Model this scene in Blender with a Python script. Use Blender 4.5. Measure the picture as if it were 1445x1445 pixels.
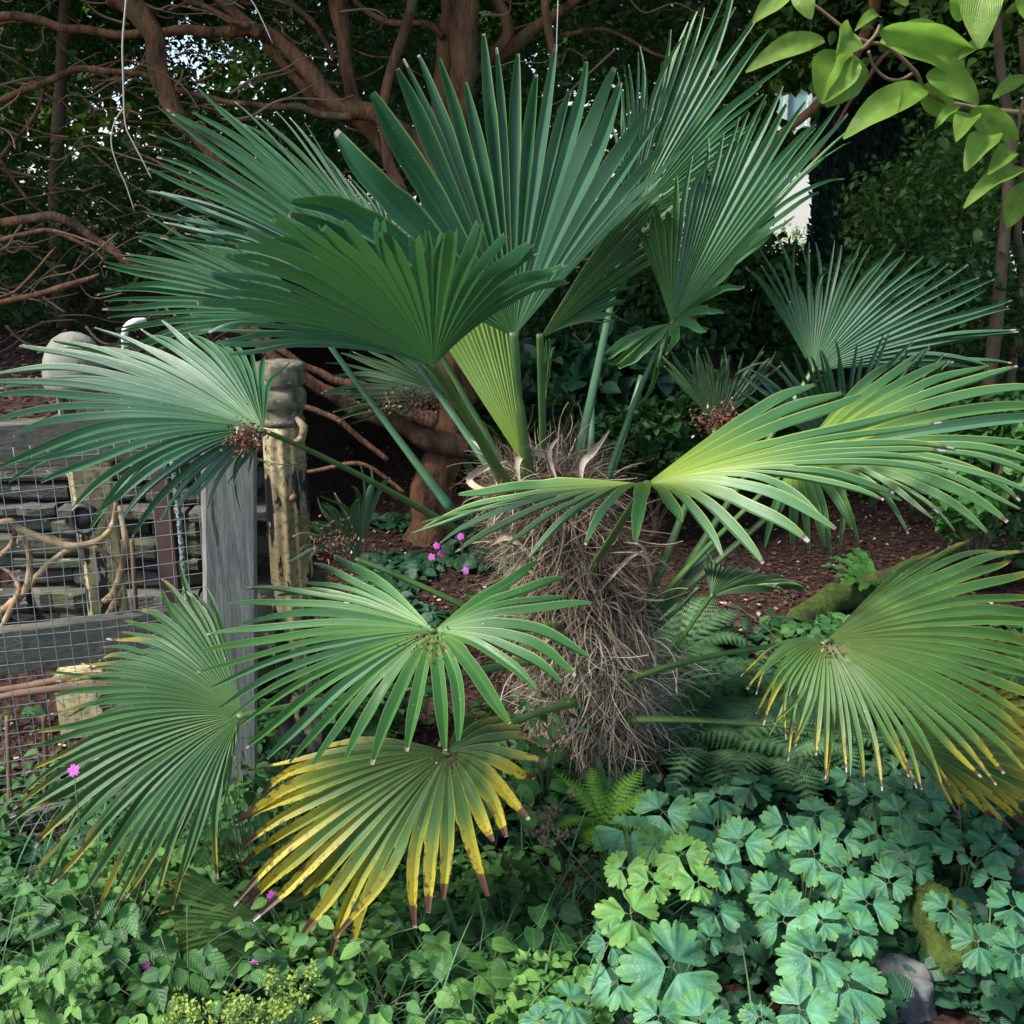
import bpy, math, random
import numpy as np
from mathutils import Vector, Matrix, noise
random.seed(7); rng = np.random.default_rng(7)
D = bpy.data
for o in list(D.objects): D.objects.remove(o)
scn = bpy.context.scene
COL = scn.collection
# ---------------------------------------------------------------- camera, world, sun, exposure
CAMZ = 1.55; PITCH = math.radians(16); HALF = math.tan(math.radians(26))
cam_d = D.cameras.new('camera'); cam = D.objects.new('camera', cam_d); COL.objects.link(cam)
cam.location = (0, 0, CAMZ); cam.rotation_euler = (math.radians(90) - PITCH, 0, 0)
cam_d.sensor_width = 36; cam_d.lens = 18 / HALF; cam_d.clip_start = 0.02; cam_d.clip_end = 500
scn.camera = cam
w = D.worlds.new("World"); scn.world = w; w.use_nodes = True
wn = w.node_tree; bg = wn.nodes['Background']
SUN_EL, SUN_AZ = math.radians(52), math.radians(-118)
sky = wn.nodes.new('ShaderNodeTexSky'); sky.sky_type = 'NISHITA'; sky.sun_disc = False
sky.sun_elevation = SUN_EL; sky.sun_rotation = SUN_AZ; sky.dust_density = 1.2; sky.air_density = 1.0; sky.ozone_density = 1.0
wn.links.new(sky.outputs[0], bg.inputs[0]); bg.inputs[1].default_value = 0.125
sd = D.lights.new('sun', 'SUN'); sd.energy = 3.0; sd.angle = math.radians(12); sd.color = (1.0, 0.97, 0.92)
sun = D.objects.new('sun', sd); COL.objects.link(sun)
sdir = Vector((math.sin(SUN_AZ) * math.cos(SUN_EL), math.cos(SUN_AZ) * math.cos(SUN_EL), math.sin(SUN_EL)))
sun.rotation_euler = sdir.to_track_quat('Z', 'Y').to_euler()
scn.view_settings.view_transform = 'Standard'; scn.view_settings.look = 'None'
scn.view_settings.exposure = 1.25; scn.view_settings.gamma = 1.0

# ---------------------------------------------------------------- geometry helpers
def ray(px, py):
    a = (px - 722.5) / 722.5 * HALF; b = -(py - 722.5) / 722.5 * HALF
    c, s = math.cos(PITCH), math.sin(PITCH)
    return Vector((a, c + b * s, -s + b * c))
def P(px, py, Y):
    d = ray(px, py); d = d * (Y / d.y); d.z += CAMZ; return d
def PZ(px, py, z):
    d = ray(px, py); k = (z - CAMZ) / d.z; return Vector((d.x * k, d.y * k, z))
def mpp(Y): return HALF * Y / 722.5           # metres per photo pixel at that distance

class MB:
    def __init__(s): s.v = []; s.f = []; s.c = []; s.uv = []
    def add(s, verts, faces, rnd=None, cols=None, uvs=None):
        b = len(s.v); s.v.extend([tuple(x) for x in verts]); s.f.extend([tuple(i + b for i in f) for f in faces])
        r = random.random() if rnd is None else rnd
        s.c.extend(cols if cols is not None else [(r, 0, 0)] * len(verts))
        s.uv.extend(uvs if uvs is not None else [(0, 0)] * len(verts))
    def build(s, name, mat, parent=None, smooth=True, origin=None):
        me = D.meshes.new(name)
        off = Vector(origin) if origin is not None else Vector((0, 0, 0))
        vv = np.array(s.v, dtype=np.float32).reshape(-1, 3)
        if parent is not None: off = parent_world(parent)
        vv = vv - np.array(off, dtype=np.float32)
        me.from_pydata(vv.tolist(), [], s.f); me.update()
        if smooth: me.polygons.foreach_set('use_smooth', [True] * len(me.polygons))
        at = me.attributes.new('seg', 'FLOAT_VECTOR', 'POINT'); at.data.foreach_set('vector', np.array(s.c, dtype=np.float32).ravel())
        at2 = me.attributes.new('suv', 'FLOAT_VECTOR', 'POINT')
        at2.data.foreach_set('vector', np.array([(a, b, 0) for a, b in s.uv], dtype=np.float32).ravel())
        me.materials.append(mat)
        o = D.objects.new(name, me); COL.objects.link(o)
        if parent is not None: o.parent = parent
        else: o.location = off
        return o
def parent_world(p):
    loc = Vector((0, 0, 0))
    while p is not None: loc += p.location; p = p.parent
    return loc
def tag(o, label=None, cat=None, group=None, kind=None):
    if label: o['label'] = label
    if cat: o['category'] = cat
    if group: o['group'] = group
    if kind: o['kind'] = kind
    return o
def empty(name, loc, label, cat, group=None):
    o = D.objects.new(name, None); COL.objects.link(o); o.location = loc; o.empty_display_size = .05
    return tag(o, label, cat, group)

def bez(p0, p1, p2, n):
    return [p0 * (1 - t) ** 2 + p1 * 2 * t * (1 - t) + p2 * t * t for t in [i / n for i in range(n + 1)]]
def catmull(pts, n=6):
    if len(pts) < 3: return list(pts)
    out = []
    q = [pts[0]] + list(pts) + [pts[-1]]
    for i in range(1, len(q) - 2):
        for k in range(n):
            t = k / n
            out.append(0.5 * ((2 * q[i]) + (q[i + 1] - q[i - 1]) * t + (2 * q[i - 1] - 5 * q[i] + 4 * q[i + 1] - q[i + 2]) * t * t
                       + (-q[i - 1] + 3 * q[i] - 3 * q[i + 1] + q[i + 2]) * t ** 3))
    out.append(q[-2]); return out
def tube(mb, pts, rad, sides=8, flat=1.0, lump=0.0, lf=8, ref=None, rnd=None):
    n = len(pts); V = []; F = []; UV = []
    if not hasattr(rad, '__len__'): rad = [rad] * n
    elif len(rad) != n:
        rad = list(np.interp(np.linspace(0, 1, n), np.linspace(0, 1, len(rad)), rad))
    up = Vector(ref) if ref is not None else Vector((0.13, -.9, .4)); side = None; L = 0
    for i in range(n):
        t = (pts[min(i + 1, n - 1)] - pts[max(i - 1, 0)])
        t = t.normalized() if t.length > 1e-9 else Vector((0, 0, 1))
        s = t.cross(up)
        if s.length < 1e-3: s = t.cross(Vector((1, 0, 0)))
        s.normalize()
        u = s.cross(t).normalized()
        if i: L += (pts[i] - pts[i - 1]).length
        for k in range(sides):
            a = 2 * math.pi * k / sides
            r = rad[i]
            d = s * math.cos(a) + u * math.sin(a) * flat
            if lump:
                q = (pts[i] + d * r) * lf
                r = r * (1 + lump * noise.noise(q) + lump * .6 * noise.noise(q * 2.7))
            V.append(pts[i] + d * r); UV.append((k / sides, L))
    for i in range(n - 1):
        for k in range(sides):
            a = i * sides + k; b = i * sides + (k + 1) % sides
            F.append((a, b, b + sides, a + sides))
    F.append(tuple(reversed(range(sides)))); F.append(tuple(range((n - 1) * sides, n * sides)))
    mb.add(V, F, rnd=rnd, uvs=UV)
def box(mb, c, sx, sy, sz, rot=None, jit=0, rnd=None):
    V = []
    for x in (-1, 1):
        for y in (-1, 1):
            for z in (-1, 1):
                v = Vector((x * sx / 2, y * sy / 2, z * sz / 2))
                if jit: v += Vector([random.uniform(-jit, jit) for _ in range(3)])
                if rot is not None: v = rot @ v
                V.append(v + Vector(c))
    mb.add(V, [(0, 1, 3, 2), (4, 6, 7, 5), (0, 4, 5, 1), (2, 3, 7, 6), (0, 2, 6, 4), (1, 5, 7, 3)], rnd=rnd)
def beam(mb, a, b, w, h, jit=.0, seg=14, up=Vector((0, 0, 1))):
    """weathered timber between two points, chamfered corners, slightly uneven"""
    d = (b - a).normalized(); s = d.cross(up).normalized(); u = s.cross(d)
    c = min(w, h) * .08
    prof = [(-w/2+c, -h/2), (w/2-c, -h/2), (w/2, -h/2+c), (w/2, h/2-c), (w/2-c, h/2), (-w/2+c, h/2), (-w/2, h/2-c), (-w/2, -h/2+c)]
    V = []; F = []; n = len(prof)
    for i in range(seg + 1):
        p = a.lerp(b, i / seg)
        for x, y in prof:
            q = p + s * x + u * y
            q = q + (s * noise.noise(q * 9) + u * noise.noise(q * 9 + Vector((5, 5, 5)))) * jit
            V.append(q)
    for i in range(seg):
        for k in range(n): F.append((i*n+k, i*n+(k+1) % n, (i+1)*n+(k+1) % n, (i+1)*n+k))
    F.append(tuple(range(n - 1, -1, -1))); F.append(tuple(range(seg*n, seg*n+n)))
    mb.add(V, F)
def lathe(mb, base, prof, sides=32, flute=0, fz=(0, 0), lean=Vector((0, 0, 0))):
    V = []; F = []
    for i, (r, z) in enumerate(prof):
        for k in range(sides):
            a = 2 * math.pi * k / sides
            rr = r
            if flute and fz[0] < z < fz[1]: rr = r * (1 - .13 * (0.5 + .5 * math.cos(a * flute)))
            V.append(Vector(base) + Vector((rr * math.cos(a), rr * math.sin(a), z)) + lean * z)
    for i in range(len(prof) - 1):
        for k in range(sides):
            a = i * sides + k; b = i * sides + (k + 1) % sides
            F.append((a, b, b + sides, a + sides))
    F.append(tuple(reversed(range(sides)))); F.append(tuple(range((len(prof)-1)*sides, len(prof)*sides)))
    mb.add(V, F)

def scatter(name, tmpl, pos, dirs, nrms, scl, mat, parent=None, origin=(0, 0, 0), smooth=True):
    """many little leaves in one mesh; tmpl = (verts, faces), y along the leaf, z its normal"""
    tv, tf = tmpl; tv = np.array(tv, dtype=np.float64); n = len(pos); k = len(tv)
    pos = np.asarray(pos, float); y = np.asarray(dirs, float); z = np.asarray(nrms, float)
    y /= np.linalg.norm(y, axis=1, keepdims=True) + 1e-9
    x = np.cross(y, z); x /= np.linalg.norm(x, axis=1, keepdims=True) + 1e-9
    z = np.cross(x, y)
    scl = np.asarray(scl, float)
    if scl.ndim == 1: scl = scl[:, None] * np.ones((1, 3))
    loc = tv[None] * scl[:, None, :]
    V = loc[..., 0:1] * x[:, None] + loc[..., 1:2] * y[:, None] + loc[..., 2:3] * z[:, None] + pos[:, None]
    off = parent_world(parent) if parent is not None else Vector(origin)
    V = (V - np.array(off)).reshape(-1, 3).astype(np.float32)
    lt = np.array([len(f) for f in tf]); li = np.concatenate([np.array(f) for f in tf])
    LI = (li[None] + (np.arange(n) * k)[:, None]).ravel().astype(np.int32)
    LT = np.tile(lt, n); LS = np.concatenate([[0], np.cumsum(LT)[:-1]]).astype(np.int32)
    me = D.meshes.new(name); me.vertices.add(len(V)); me.vertices.foreach_set('co', V.ravel())
    me.loops.add(len(LI)); me.loops.foreach_set('vertex_index', LI)
    me.polygons.add(len(LT)); me.polygons.foreach_set('loop_start', LS)
    me.polygons.foreach_set('use_smooth', [smooth] * len(LT))
    me.update(calc_edges=True)
    at = me.attributes.new('seg', 'FLOAT_VECTOR', 'POINT')
    r = rng.random(n)
    c = np.zeros((n, k, 3), np.float32); c[..., 0] = r[:, None]; c[..., 1] = np.clip(tv[:, 1], 0, 1)[None]; c[..., 2] = np.abs(tv[:, 0])[None]
    at.data.foreach_set('vector', c.ravel())
    me.materials.append(mat)
    o = D.objects.new(name, me); COL.objects.link(o)
    if parent is not None: o.parent = parent
    else: o.location = off
    return o

# ---------------------------------------------------------------- materials
class NT:
    def __init__(s, name):
        s.m = D.materials.new(name); s.m.use_nodes = True; s.t = s.m.node_tree
        s.b = s.t.nodes['Principled BSDF']; s.out = s.t.nodes['Material Output']
    def n(s, typ, **kw):
        nd = s.t.nodes.new('ShaderNode' + typ)
        for k, v in kw.items():
            setattr(nd, k, v)
        return nd
    def set(s, inp, v):
        if isinstance(v, bpy.types.NodeSocket): s.t.links.new(v, inp)
        elif isinstance(v, tuple) and len(v) == 3 and inp.type == 'RGBA': inp.default_value = (*v, 1)
        else: inp.default_value = v
    def math(s, op, a, b=0.0, clamp=False):
        nd = s.n('Math', operation=op, use_clamp=clamp); s.set(nd.inputs[0], a); s.set(nd.inputs[1], b); return nd.outputs[0]
    def mix(s, f, a, b):
        nd = s.t.nodes.new('ShaderNodeMix'); nd.data_type = 'RGBA'
        s.set(nd.inputs[0], f); s.set(nd.inputs[6], a); s.set(nd.inputs[7], b); return nd.outputs[2]
    def rng(s, v, a, b, c=0.0, d=1.0):
        nd = s.n('MapRange', interpolation_type='SMOOTHSTEP'); s.set(nd.inputs[0], v)
        for i, q in zip((1, 2, 3, 4), (a, b, c, d)): s.set(nd.inputs[i], q)
        return nd.outputs[0]
    def noise(s, scale, detail=3, vec=None, rough=.55):
        nd = s.n('TexNoise'); nd.inputs['Scale'].default_value = scale; nd.inputs['Detail'].default_value = detail; nd.inputs['Roughness'].default_value = rough
        if vec is None: vec = s.obj()
        s.set(nd.inputs['Vector'], vec); return nd.outputs[0]
    def obj(s): return s.n('NewGeometry').outputs['Position']
    def scalev(s, v, sc):
        nd = s.n('Mapping'); s.set(nd.inputs[0], v); nd.inputs['Scale'].default_value = sc; return nd.outputs[0]
    def seg(s):
        a = s.n('Attribute', attribute_name='seg'); x = s.n('SeparateXYZ'); s.t.links.new(a.outputs['Vector'], x.inputs[0]); return x.outputs
    def suv(s): return s.n('Attribute', attribute_name='suv').outputs['Vector']
    def bump(s, h, strength=.3, dist=.01):
        nd = s.n('Bump'); s.set(nd.inputs['Height'], h); nd.inputs['Strength'].default_value = strength; nd.inputs['Distance'].default_value = dist
        s.t.links.new(nd.outputs[0], s.b.inputs['Normal']); return nd.outputs[0]
    def col(s, c, rough=.6, spec=.5):
        s.set(s.b.inputs['Base Color'], c); s.set(s.b.inputs['Roughness'], rough); s.b.inputs['Specular IOR Level'].default_value = spec; return s
    def translucent(s, c, f):
        tr = s.n('BsdfTranslucent'); s.set(tr.inputs[0], c)
        mx = s.n('MixShader'); s.set(mx.inputs[0], f)
        s.t.links.new(s.b.outputs[0], mx.inputs[1]); s.t.links.new(tr.outputs[0], mx.inputs[2])
        s.t.links.new(mx.outputs[0], s.out.inputs[0])

def frond_mat(name, dark, light, hub, tip, hub_amt=.8, hub_end=.45, y0=.95, y1=1.1, ycol=(.42, .3, .02), spots=0., rough=.4, under=None, marg=(.26, .34, .09), mid=(.12, .2, .04), tr=.13):
    g = NT(name); s = g.seg(); t, e, r = s[0], s[1], s[2]
    uv = g.suv(); st = g.noise(1.0, 3, g.scalev(uv, (26, 1.1, 1)))
    big = g.noise(5, 2)
    base = g.mix(g.rng(g.math('ADD', g.math('MULTIPLY', st, .7), g.math('MULTIPLY', big, .3)), .38, .64), dark, light)
    fine = g.noise(1.0, 2, g.scalev(uv, (70, .8, 1))); base = g.mix(g.math('MULTIPLY', g.rng(fine, .5, .68), .35), base, tuple(min(1, c * 1.7) for c in light))
    base = g.mix(g.math('MULTIPLY', g.rng(g.noise(3.5, 4), .55, .75), .35), base, tuple(c * .6 for c in dark))
    base = g.mix(g.math('MULTIPLY', r, .4), base, g.mix(.5, light, dark))
    base = g.mix(g.math('MULTIPLY', g.rng(t, 0.0, hub_end, 1, 0), hub_amt), base, hub)
    # yellowing towards the tips
    ty = g.math('ADD', t, g.math('MULTIPLY', g.math('SUBTRACT', g.noise(12, 4), .5), .25))
    ty = g.math('ADD', ty, g.math('MULTIPLY', g.math('SUBTRACT', r, .5), .25))
    ty = g.math('ADD', ty, g.math('MULTIPLY', e, .10))
    yf = g.rng(ty, y0, y1); base = g.mix(yf, base, ycol)
    base = g.mix(g.math('MULTIPLY', g.rng(e, .10, 0.0), .5), base, mid)
    base = g.mix(g.math('MULTIPLY', g.rng(e, .86, .97), .75), base, marg)
    sp = g.noise(120, 5, None, .7); br = (.07, .03, .012)
    thr = g.math('SUBTRACT', .74 - spots * .07, g.math('MULTIPLY', yf, .10 * (1 if spots else .3)))
    base = g.mix(g.math('MULTIPLY', g.rng(g.math('SUBTRACT', sp, thr), 0, .04), .85), base, br)
    # small scars and pale flecks
    vo = g.n('TexVoronoi', feature='F1'); vo.inputs['Scale'].default_value = 42; g.set(vo.inputs['Vector'], g.obj())
    base = g.mix(g.rng(vo.outputs['Distance'], .06, .035), base, (.42, .42, .33))
    if spots: base = g.mix(g.math('MULTIPLY', g.rng(g.math('ADD', g.math('ADD', g.noise(45, 5), g.math('MULTIPLY', e, .22)), g.math('MULTIPLY', t, .12)), .86 - .03 * spots, .90 - .03 * spots), g.math('MAXIMUM', yf, .35)), base, (.075, .032, .014))
    tj = g.math('ADD', t, g.math('MULTIPLY', g.math('SUBTRACT', g.noise(60, 2), .5), .02))
    tj = g.math('ADD', tj, g.math('MULTIPLY', g.math('SUBTRACT', r, .6), .045))
    base = g.mix(g.rng(tj, tip[0], tip[0] + .012), base, tip[1])
    base = g.mix(g.rng(tj, .985, .993), base, (.36, .32, .28))
    bf = g.n('NewGeometry').outputs['Backfacing']
    und = under if under is not None else tuple(.25 + .0 * c for c in dark)
    if under is not None: base = g.mix(g.math('MULTIPLY', bf, .6), base, under)
    g.col(base, g.math('ADD', rough - .08, g.math('MULTIPLY', g.noise(30, 2), .22)), .6)
    wv = g.noise(1.0, 1, g.scalev(uv, (40, .6, 1)))
    g.bump(g.math('ADD', wv, g.math('MULTIPLY', g.noise(25, 2), .6)), .35, .0016)
    g.translucent(g.mix(.5, base, (.10, .32, .03)), tr)
    return g.m
def foliage_mat(name, a, b, rough=.45, tr=.3, edge=None, spots=None, bumpy=True, vein=None):
    g = NT(name); s = g.seg()
    c = g.mix(s[0], a, b)
    if bumpy: c = g.mix(g.math('MULTIPLY', g.rng(g.noise(22, 4), .35, .7), .75), c, tuple(x * .5 for x in a))
    if edge: c = g.mix(g.math('MULTIPLY', g.rng(s[2], .6, 1.0), .7), c, edge)
    if vein: c = g.mix(g.math('MULTIPLY', g.rng(s[2], .07, .0), .5), c, vein)
    if spots:
        vo = g.n('TexVoronoi', feature='F1'); vo.inputs['Scale'].default_value = 330; g.set(vo.inputs['Vector'], g.obj())
        m = g.math('MULTIPLY', g.rng(vo.outputs['Distance'], .26, .18), g.rng(g.noise(16, 2), .48, .58))
        c = g.mix(g.math('MULTIPLY', m, .75), c, spots)
    g.col(c, rough, .45)
    if bumpy:
        vv = g.math('SINE', g.math('SUBTRACT', g.math('MULTIPLY', s[1], 52.), g.math('MULTIPLY', s[2], 60.)))
        g.bump(g.math('ADD', g.math('MULTIPLY', vv, .16 if vein else .05), g.noise(110, 3)), .55, .003)
    g.translucent(g.mix(.4, c, (.15, .35, .03)), tr)
    return g.m
def simple_mat(name, a, b, scale=20, rough=.8, stretch=(1, 1, 1), bump=.4, bd=.004, c3=None, thr=.55, scale3=30, spec=.3):
    g = NT(name); p = g.scalev(g.obj(), stretch)
    n1 = g.noise(scale, 5, p, .65); c = g.mix(g.rng(n1, .3, .7), a, b)
    if c3: c = g.mix(g.rng(g.noise(scale3, 5, p, .7), thr, thr + .05), c, c3)
    g.col(c, rough, spec); g.bump(g.math('ADD', n1, g.math('MULTIPLY', g.noise(scale * 5, 3, p), .4)), bump, bd)
    return g.m

TIP = (.975, (.10, .055, .03))
M = {}
M['blue'] = frond_mat('frond_bluegreen', (.008, .055, .020), (.03, .135, .060), (.09, .22, .05), TIP, .55, .35, 1.2, 1.4, rough=.34, under=(.05, .13, .075))
M['mid'] = frond_mat('frond_midgreen', (.016, .080, .014), (.055, .18, .035), (.13, .26, .05), TIP, .7, .5, 1.15, 1.4, rough=.36, under=(.05, .14, .07))
M['lime'] = frond_mat('frond_lime_heart', (.03, .11, .03), (.08, .20, .06), (.30, .40, .035), (.965, (.12, .06, .03)), .9, .62, 1.0, 1.3, (.2, .24, .03), rough=.36, marg=(.4, .45, .1), under=(.08, .19, .12))
M['olive'] = frond_mat('frond_olive', (.022, .08, .014), (.065, .16, .028), (.17, .22, .05), (.955, (.09, .045, .025)),   .6, .5, .84, 1.08, (.34, .27, .02), 1.2, .4, marg=(.30, .32, .06))
M['yellow'] = frond_mat('frond_yellowing', (.025, .08, .014), (.07, .15, .025), (.06, .13, .03), (.90, (.10, .045, .025)), .4, .4, .50, 1.0, (.42, .33, .02), 1.3, .42, marg=(.45, .38, .03))
M['young'] = frond_mat('frond_unfolding', (.16, .34, .05), (.42, .58, .18), (.40, .50, .07), TIP, .8, .5, 1.3, 1.5, rough=.4, tr=.35)
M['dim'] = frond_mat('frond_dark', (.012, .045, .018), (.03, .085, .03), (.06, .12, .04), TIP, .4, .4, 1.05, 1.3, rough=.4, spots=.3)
M['dead'] = frond_mat('frond_dead', (.08, .05, .025), (.2, .14, .08), (.1, .06, .03), TIP, .3, .4, .5, .9, (.2, .13, .06), .6, .8)
M['glossy'] = frond_mat('frond_glossy_deep', (.010, .065, .022), (.04, .16, .065), (.09, .22, .06), TIP, .5, .35, 1.2, 1.4, rough=.28, under=(.045, .16, .085), tr=.20)
M['lowleft'] = frond_mat('frond_old_green', (.012, .055, .016), (.04, .125, .035), (.10, .19, .045), (.955, (.09, .045, .025)), .5, .4, .88, 1.08, (.26, .20, .02), .5, .38, marg=(.26, .32, .08))
M['petiole'] = simple_mat('petiole_green', (.045, .11, .03), (.09, .17, .045), 12, .42, (1, 1, 1), .1, .002, c3=(.10, .10, .05), thr=.66, scale3=60, spec=.5)
M['petiole_blue'] = simple_mat('petiole_bluegreen', (.035, .10, .045), (.06, .15, .07), 12, .45, (1, 1, 1), .1, .002, spec=.5)
M['fibre'] = None
g = NT('palm_fibre'); s = g.seg(); c = g.mix(s[0], (.07, .038, .024), (.76, .64, .46)); g.col(c, .8, .2); M['fibre'] = g.m
g = NT('dry_ribbon'); g.col(g.mix(g.noise(20), (.38, .25, .15), (.62, .52, .40)), .6, .3); M['ribbon'] = g.m
M['core'] = simple_mat('trunk_core', (.02, .011, .007), (.07, .036, .02), 25, .9, (1, 1, .3), .8, .01)
M['bark'] = simple_mat('red_bark', (.045, .022, .012), (.24, .115, .055), 14, .85, (1, 1, .35), .9, .03, c3=(.09, .08, .04), thr=.58, scale3=5)
M['bark_grey'] = simple_mat('grey_bark', (.07, .045, .03), (.14, .10, .06), 16, .85, (1, 1, .4), .6, .01)
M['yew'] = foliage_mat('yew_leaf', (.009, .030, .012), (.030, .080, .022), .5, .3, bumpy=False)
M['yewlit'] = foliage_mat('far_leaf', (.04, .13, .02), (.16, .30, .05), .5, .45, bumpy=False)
M['shrub'] = foliage_mat('shrub_leaf', (.03, .10, .02), (.12, .22, .04), .5, .35, bumpy=False)
M['under'] = foliage_mat('undergrowth_leaf', (.012, .05, .016), (.05, .14, .03), .45, .3, bumpy=False)
M['cyp'] = foliage_mat('cypress_leaf', (.014, .042, .036), (.035, .09, .07), .6, .1, bumpy=False)
M['hedge'] = foliage_mat('hedge_leaf', (.14, .27, .06), (.30, .46, .13), .5, .35, bumpy=False)  # pale green leaf, colour brightened to stand in for blocked sunlight
M['cover'] = foliage_mat('cover_leaf', (.025, .10, .025), (.09, .25, .055), .5, .3, vein=(.1, .22, .06))
M['cover2'] = foliage_mat('cover_leaf_light', (.08, .22, .04), (.20, .40, .08), .5, .35, vein=(.2, .34, .1))
M['cover3'] = foliage_mat('cover_leaf_dark', (.014, .07, .03), (.03, .11, .045), .45, .2, vein=(.05, .14, .06))
M['colum'] = foliage_mat('columbine_leaf', (.06, .22, .11), (.14, .36, .19), .55, .25, edge=(.11, .27, .06), spots=(.5, .6, .55))
M['columb'] = foliage_mat('columbine_leaf_fresh', (.13, .32, .08), (.19, .40, .10), .55, .3, edge=(.2, .36, .07))
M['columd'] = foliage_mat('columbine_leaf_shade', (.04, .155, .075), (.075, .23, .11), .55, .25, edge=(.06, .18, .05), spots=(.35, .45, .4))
M['mag'] = foliage_mat('magnolia_leaf', (.26, .46, .06), (.42, .58, .14), .35, .6, vein=(.36, .5, .14))
M['fern'] = foliage_mat('fern_leaf', (.09, .21, .08), (.16, .30, .13), .55, .3)
M['fernlime'] = foliage_mat('fern_leaf_lime', (.14, .36, .03), (.22, .45, .05), .5, .4)
M['hart'] = foliage_mat('harts_tongue', (.04, .15, .03), (.07, .2, .04), .3, .25, vein=(.15, .3, .06))
M['grass'] = foliage_mat('grass_leaf', (.04, .14, .04), (.10, .24, .07), .5, .3)
M['lime'+'flower'] = foliage_mat('lime_flower', (.30, .42, .06), (.42, .52, .12), .6, .3)
M['pink'] = foliage_mat('pink_petal', (.55, .08, .48), (.70, .15, .62), .5, .3, bumpy=False)
g = NT('stem'); g.col(g.mix(g.noise(30), (.07, .11, .05), (.12, .15, .06)), .6, .3); M['stem'] = g.m
g = NT('stem_brown'); g.col(g.mix(g.noise(30), (.13, .075, .045), (.22, .15, .09)), .7, .3); M['twig'] = g.m
g = NT('dry_seed'); g.col(g.mix(g.noise(50), (.16, .1, .06), (.28, .2, .12)), .8, .2); M['seed'] = g.m
g = NT('pale_twig'); g.col((.35, .33, .26), .7, .3); M['string'] = g.m
M['timber'] = simple_mat('weathered_timber', (.13, .13, .115), (.27, .265, .24), 6, .85, (14, 14, 1.2), .5, .004, c3=(.06, .06, .045), thr=.6, scale3=3)
M['timber_h'] = simple_mat('weathered_rail', (.085, .08, .06), (.17, .155, .12), 6, .9, (1.2, 14, 16), .5, .004, c3=(.07, .085, .04), thr=.58, scale3=3)
M['slate'] = None
g = NT('slate_stone'); s = g.seg(); p = g.obj()
c = g.mix(s[0], (.045, .042, .036), (.13, .12, .10)); c = g.mix(g.rng(g.noise(7, 5), .45, .65), c, (.08, .085, .045)); c = g.mix(g.rng(g.noise(22, 4), .64, .68), c, (.32, .32, .29))
g.col(c, .85, .3); g.bump(g.noise(35, 5, g.scalev(p, (1, 1, 3))), .7, .01); M['slate'] = g.m
# peeling cream paint with rust and black below
def peel(name, cream, dark, green, thr=.53):
    g = NT(name); p = g.scalev(g.obj(), (1, 1, .3))
    c = g.mix(g.rng(g.noise(18, 5), .35, .7), cream, tuple(x * .6 for x in cream))
    c = g.mix(g.rng(g.noise(4, 4, p), .42, .62), c, green)
    c = g.mix(g.math('MULTIPLY', g.rng(g.noise(60, 4), .5, .62), .6), c, (.08, .065, .03))
    m = g.rng(g.noise(9, 6, p, .65), thr, thr + .02); c = g.mix(m, c, dark)
    g.col(c, .65, .4); g.bump(g.math('SUBTRACT', g.math('MULTIPLY', g.noise(50, 4), .4), m), .6, .003); return g.m
M['iron'] = peel('peeling_cream_iron', (.52, .43, .23), (.018, .018, .018), (.24, .16, .08), .465)
M['ironcap'] = simple_mat('mossy_iron_cap', (.05, .045, .03), (.22, .19, .13), 30, .9, (1, 1, 1), .4, .003, c3=(.26, .26, .2), thr=.6, scale3=45)
M['postpaint'] = peel('peeling_cream_timber', (.50, .43, .22), (.03, .028, .03), (.34, .3, .16), .56)
M['dome'] = simple_mat('lichened_dome', (.12, .115, .085), (.26, .25, .2), 16, .9, (1, 1, 1), .6, .006, c3=(.06, .06, .04), thr=.6, scale3=40)
M['vine'] = simple_mat('vine_wood', (.16, .075, .035), (.46, .33, .18), 9, .7, (1, 1, 1), .5, .004, c3=(.12, .07, .04), thr=.56, scale3=20)
g = NT('galvanised_wire'); g.col(g.mix(g.noise(25), (.22, .25, .27), (.36, .39, .41)), .45, .5); g.b.inputs['Metallic'].default_value = .3; M['wire'] = g.m
g = NT('green_wire'); g.col((.03, .09, .085), .4); M['gwire'] = g.m
g = NT('speckled_rod'); g.col(g.mix(g.rng(g.noise(140, 3), .45, .52), (.05, .05, .045), (.35, .42, .42)), .6); M['rod'] = g.m
g = NT('rust'); g.col(g.mix(g.noise(30, 4), (.10, .045, .025), (.22, .14, .08)), .85); M['rust'] = g.m
g = NT('white_paint'); g.col(g.mix(g.rng(g.noise(50, 3), .5, .6), (.7, .72, .68), (.4, .42, .36)), .5); M['white'] = g.m
g = NT('dark_red_board'); g.col(g.mix(g.noise(20, 3), (.05, .025, .022), (.09, .045, .04)), .8); M['redboard'] = g.m
g = NT('bark_mulch'); s = g.seg()
c = g.mix(s[0], (.028, .014, .011), (.115, .062, .045)); c = g.mix(g.rng(s[0], .935, .965), c, (.42, .36, .24)); g.col(c, .85, .3); M['chip'] = g.m
g = NT('soil'); c = g.mix(g.rng(g.noise(40, 6), .35, .65), (.016, .009, .007), (.075, .036, .026)); g.col(c, .95, .2); g.bump(g.noise(60, 5), 1, .02); M['soil'] = g.m
M['debris'] = None
g = NT('brown_litter'); s = g.seg(); c = g.mix(s[0], (.05, .018, .012), (.26, .11, .07)); c = g.mix(g.rng(s[0], .93, .95), c, (.5, .42, .3)); g.col(c, .75, .3); M['debris'] = g.m
M['stone'] = simple_mat('stone', (.07, .075, .08), (.15, .15, .145), 14, .85, (1, 1, 1), .5, .01, c3=(.04, .06, .015), thr=.55, scale3=5)
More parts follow.
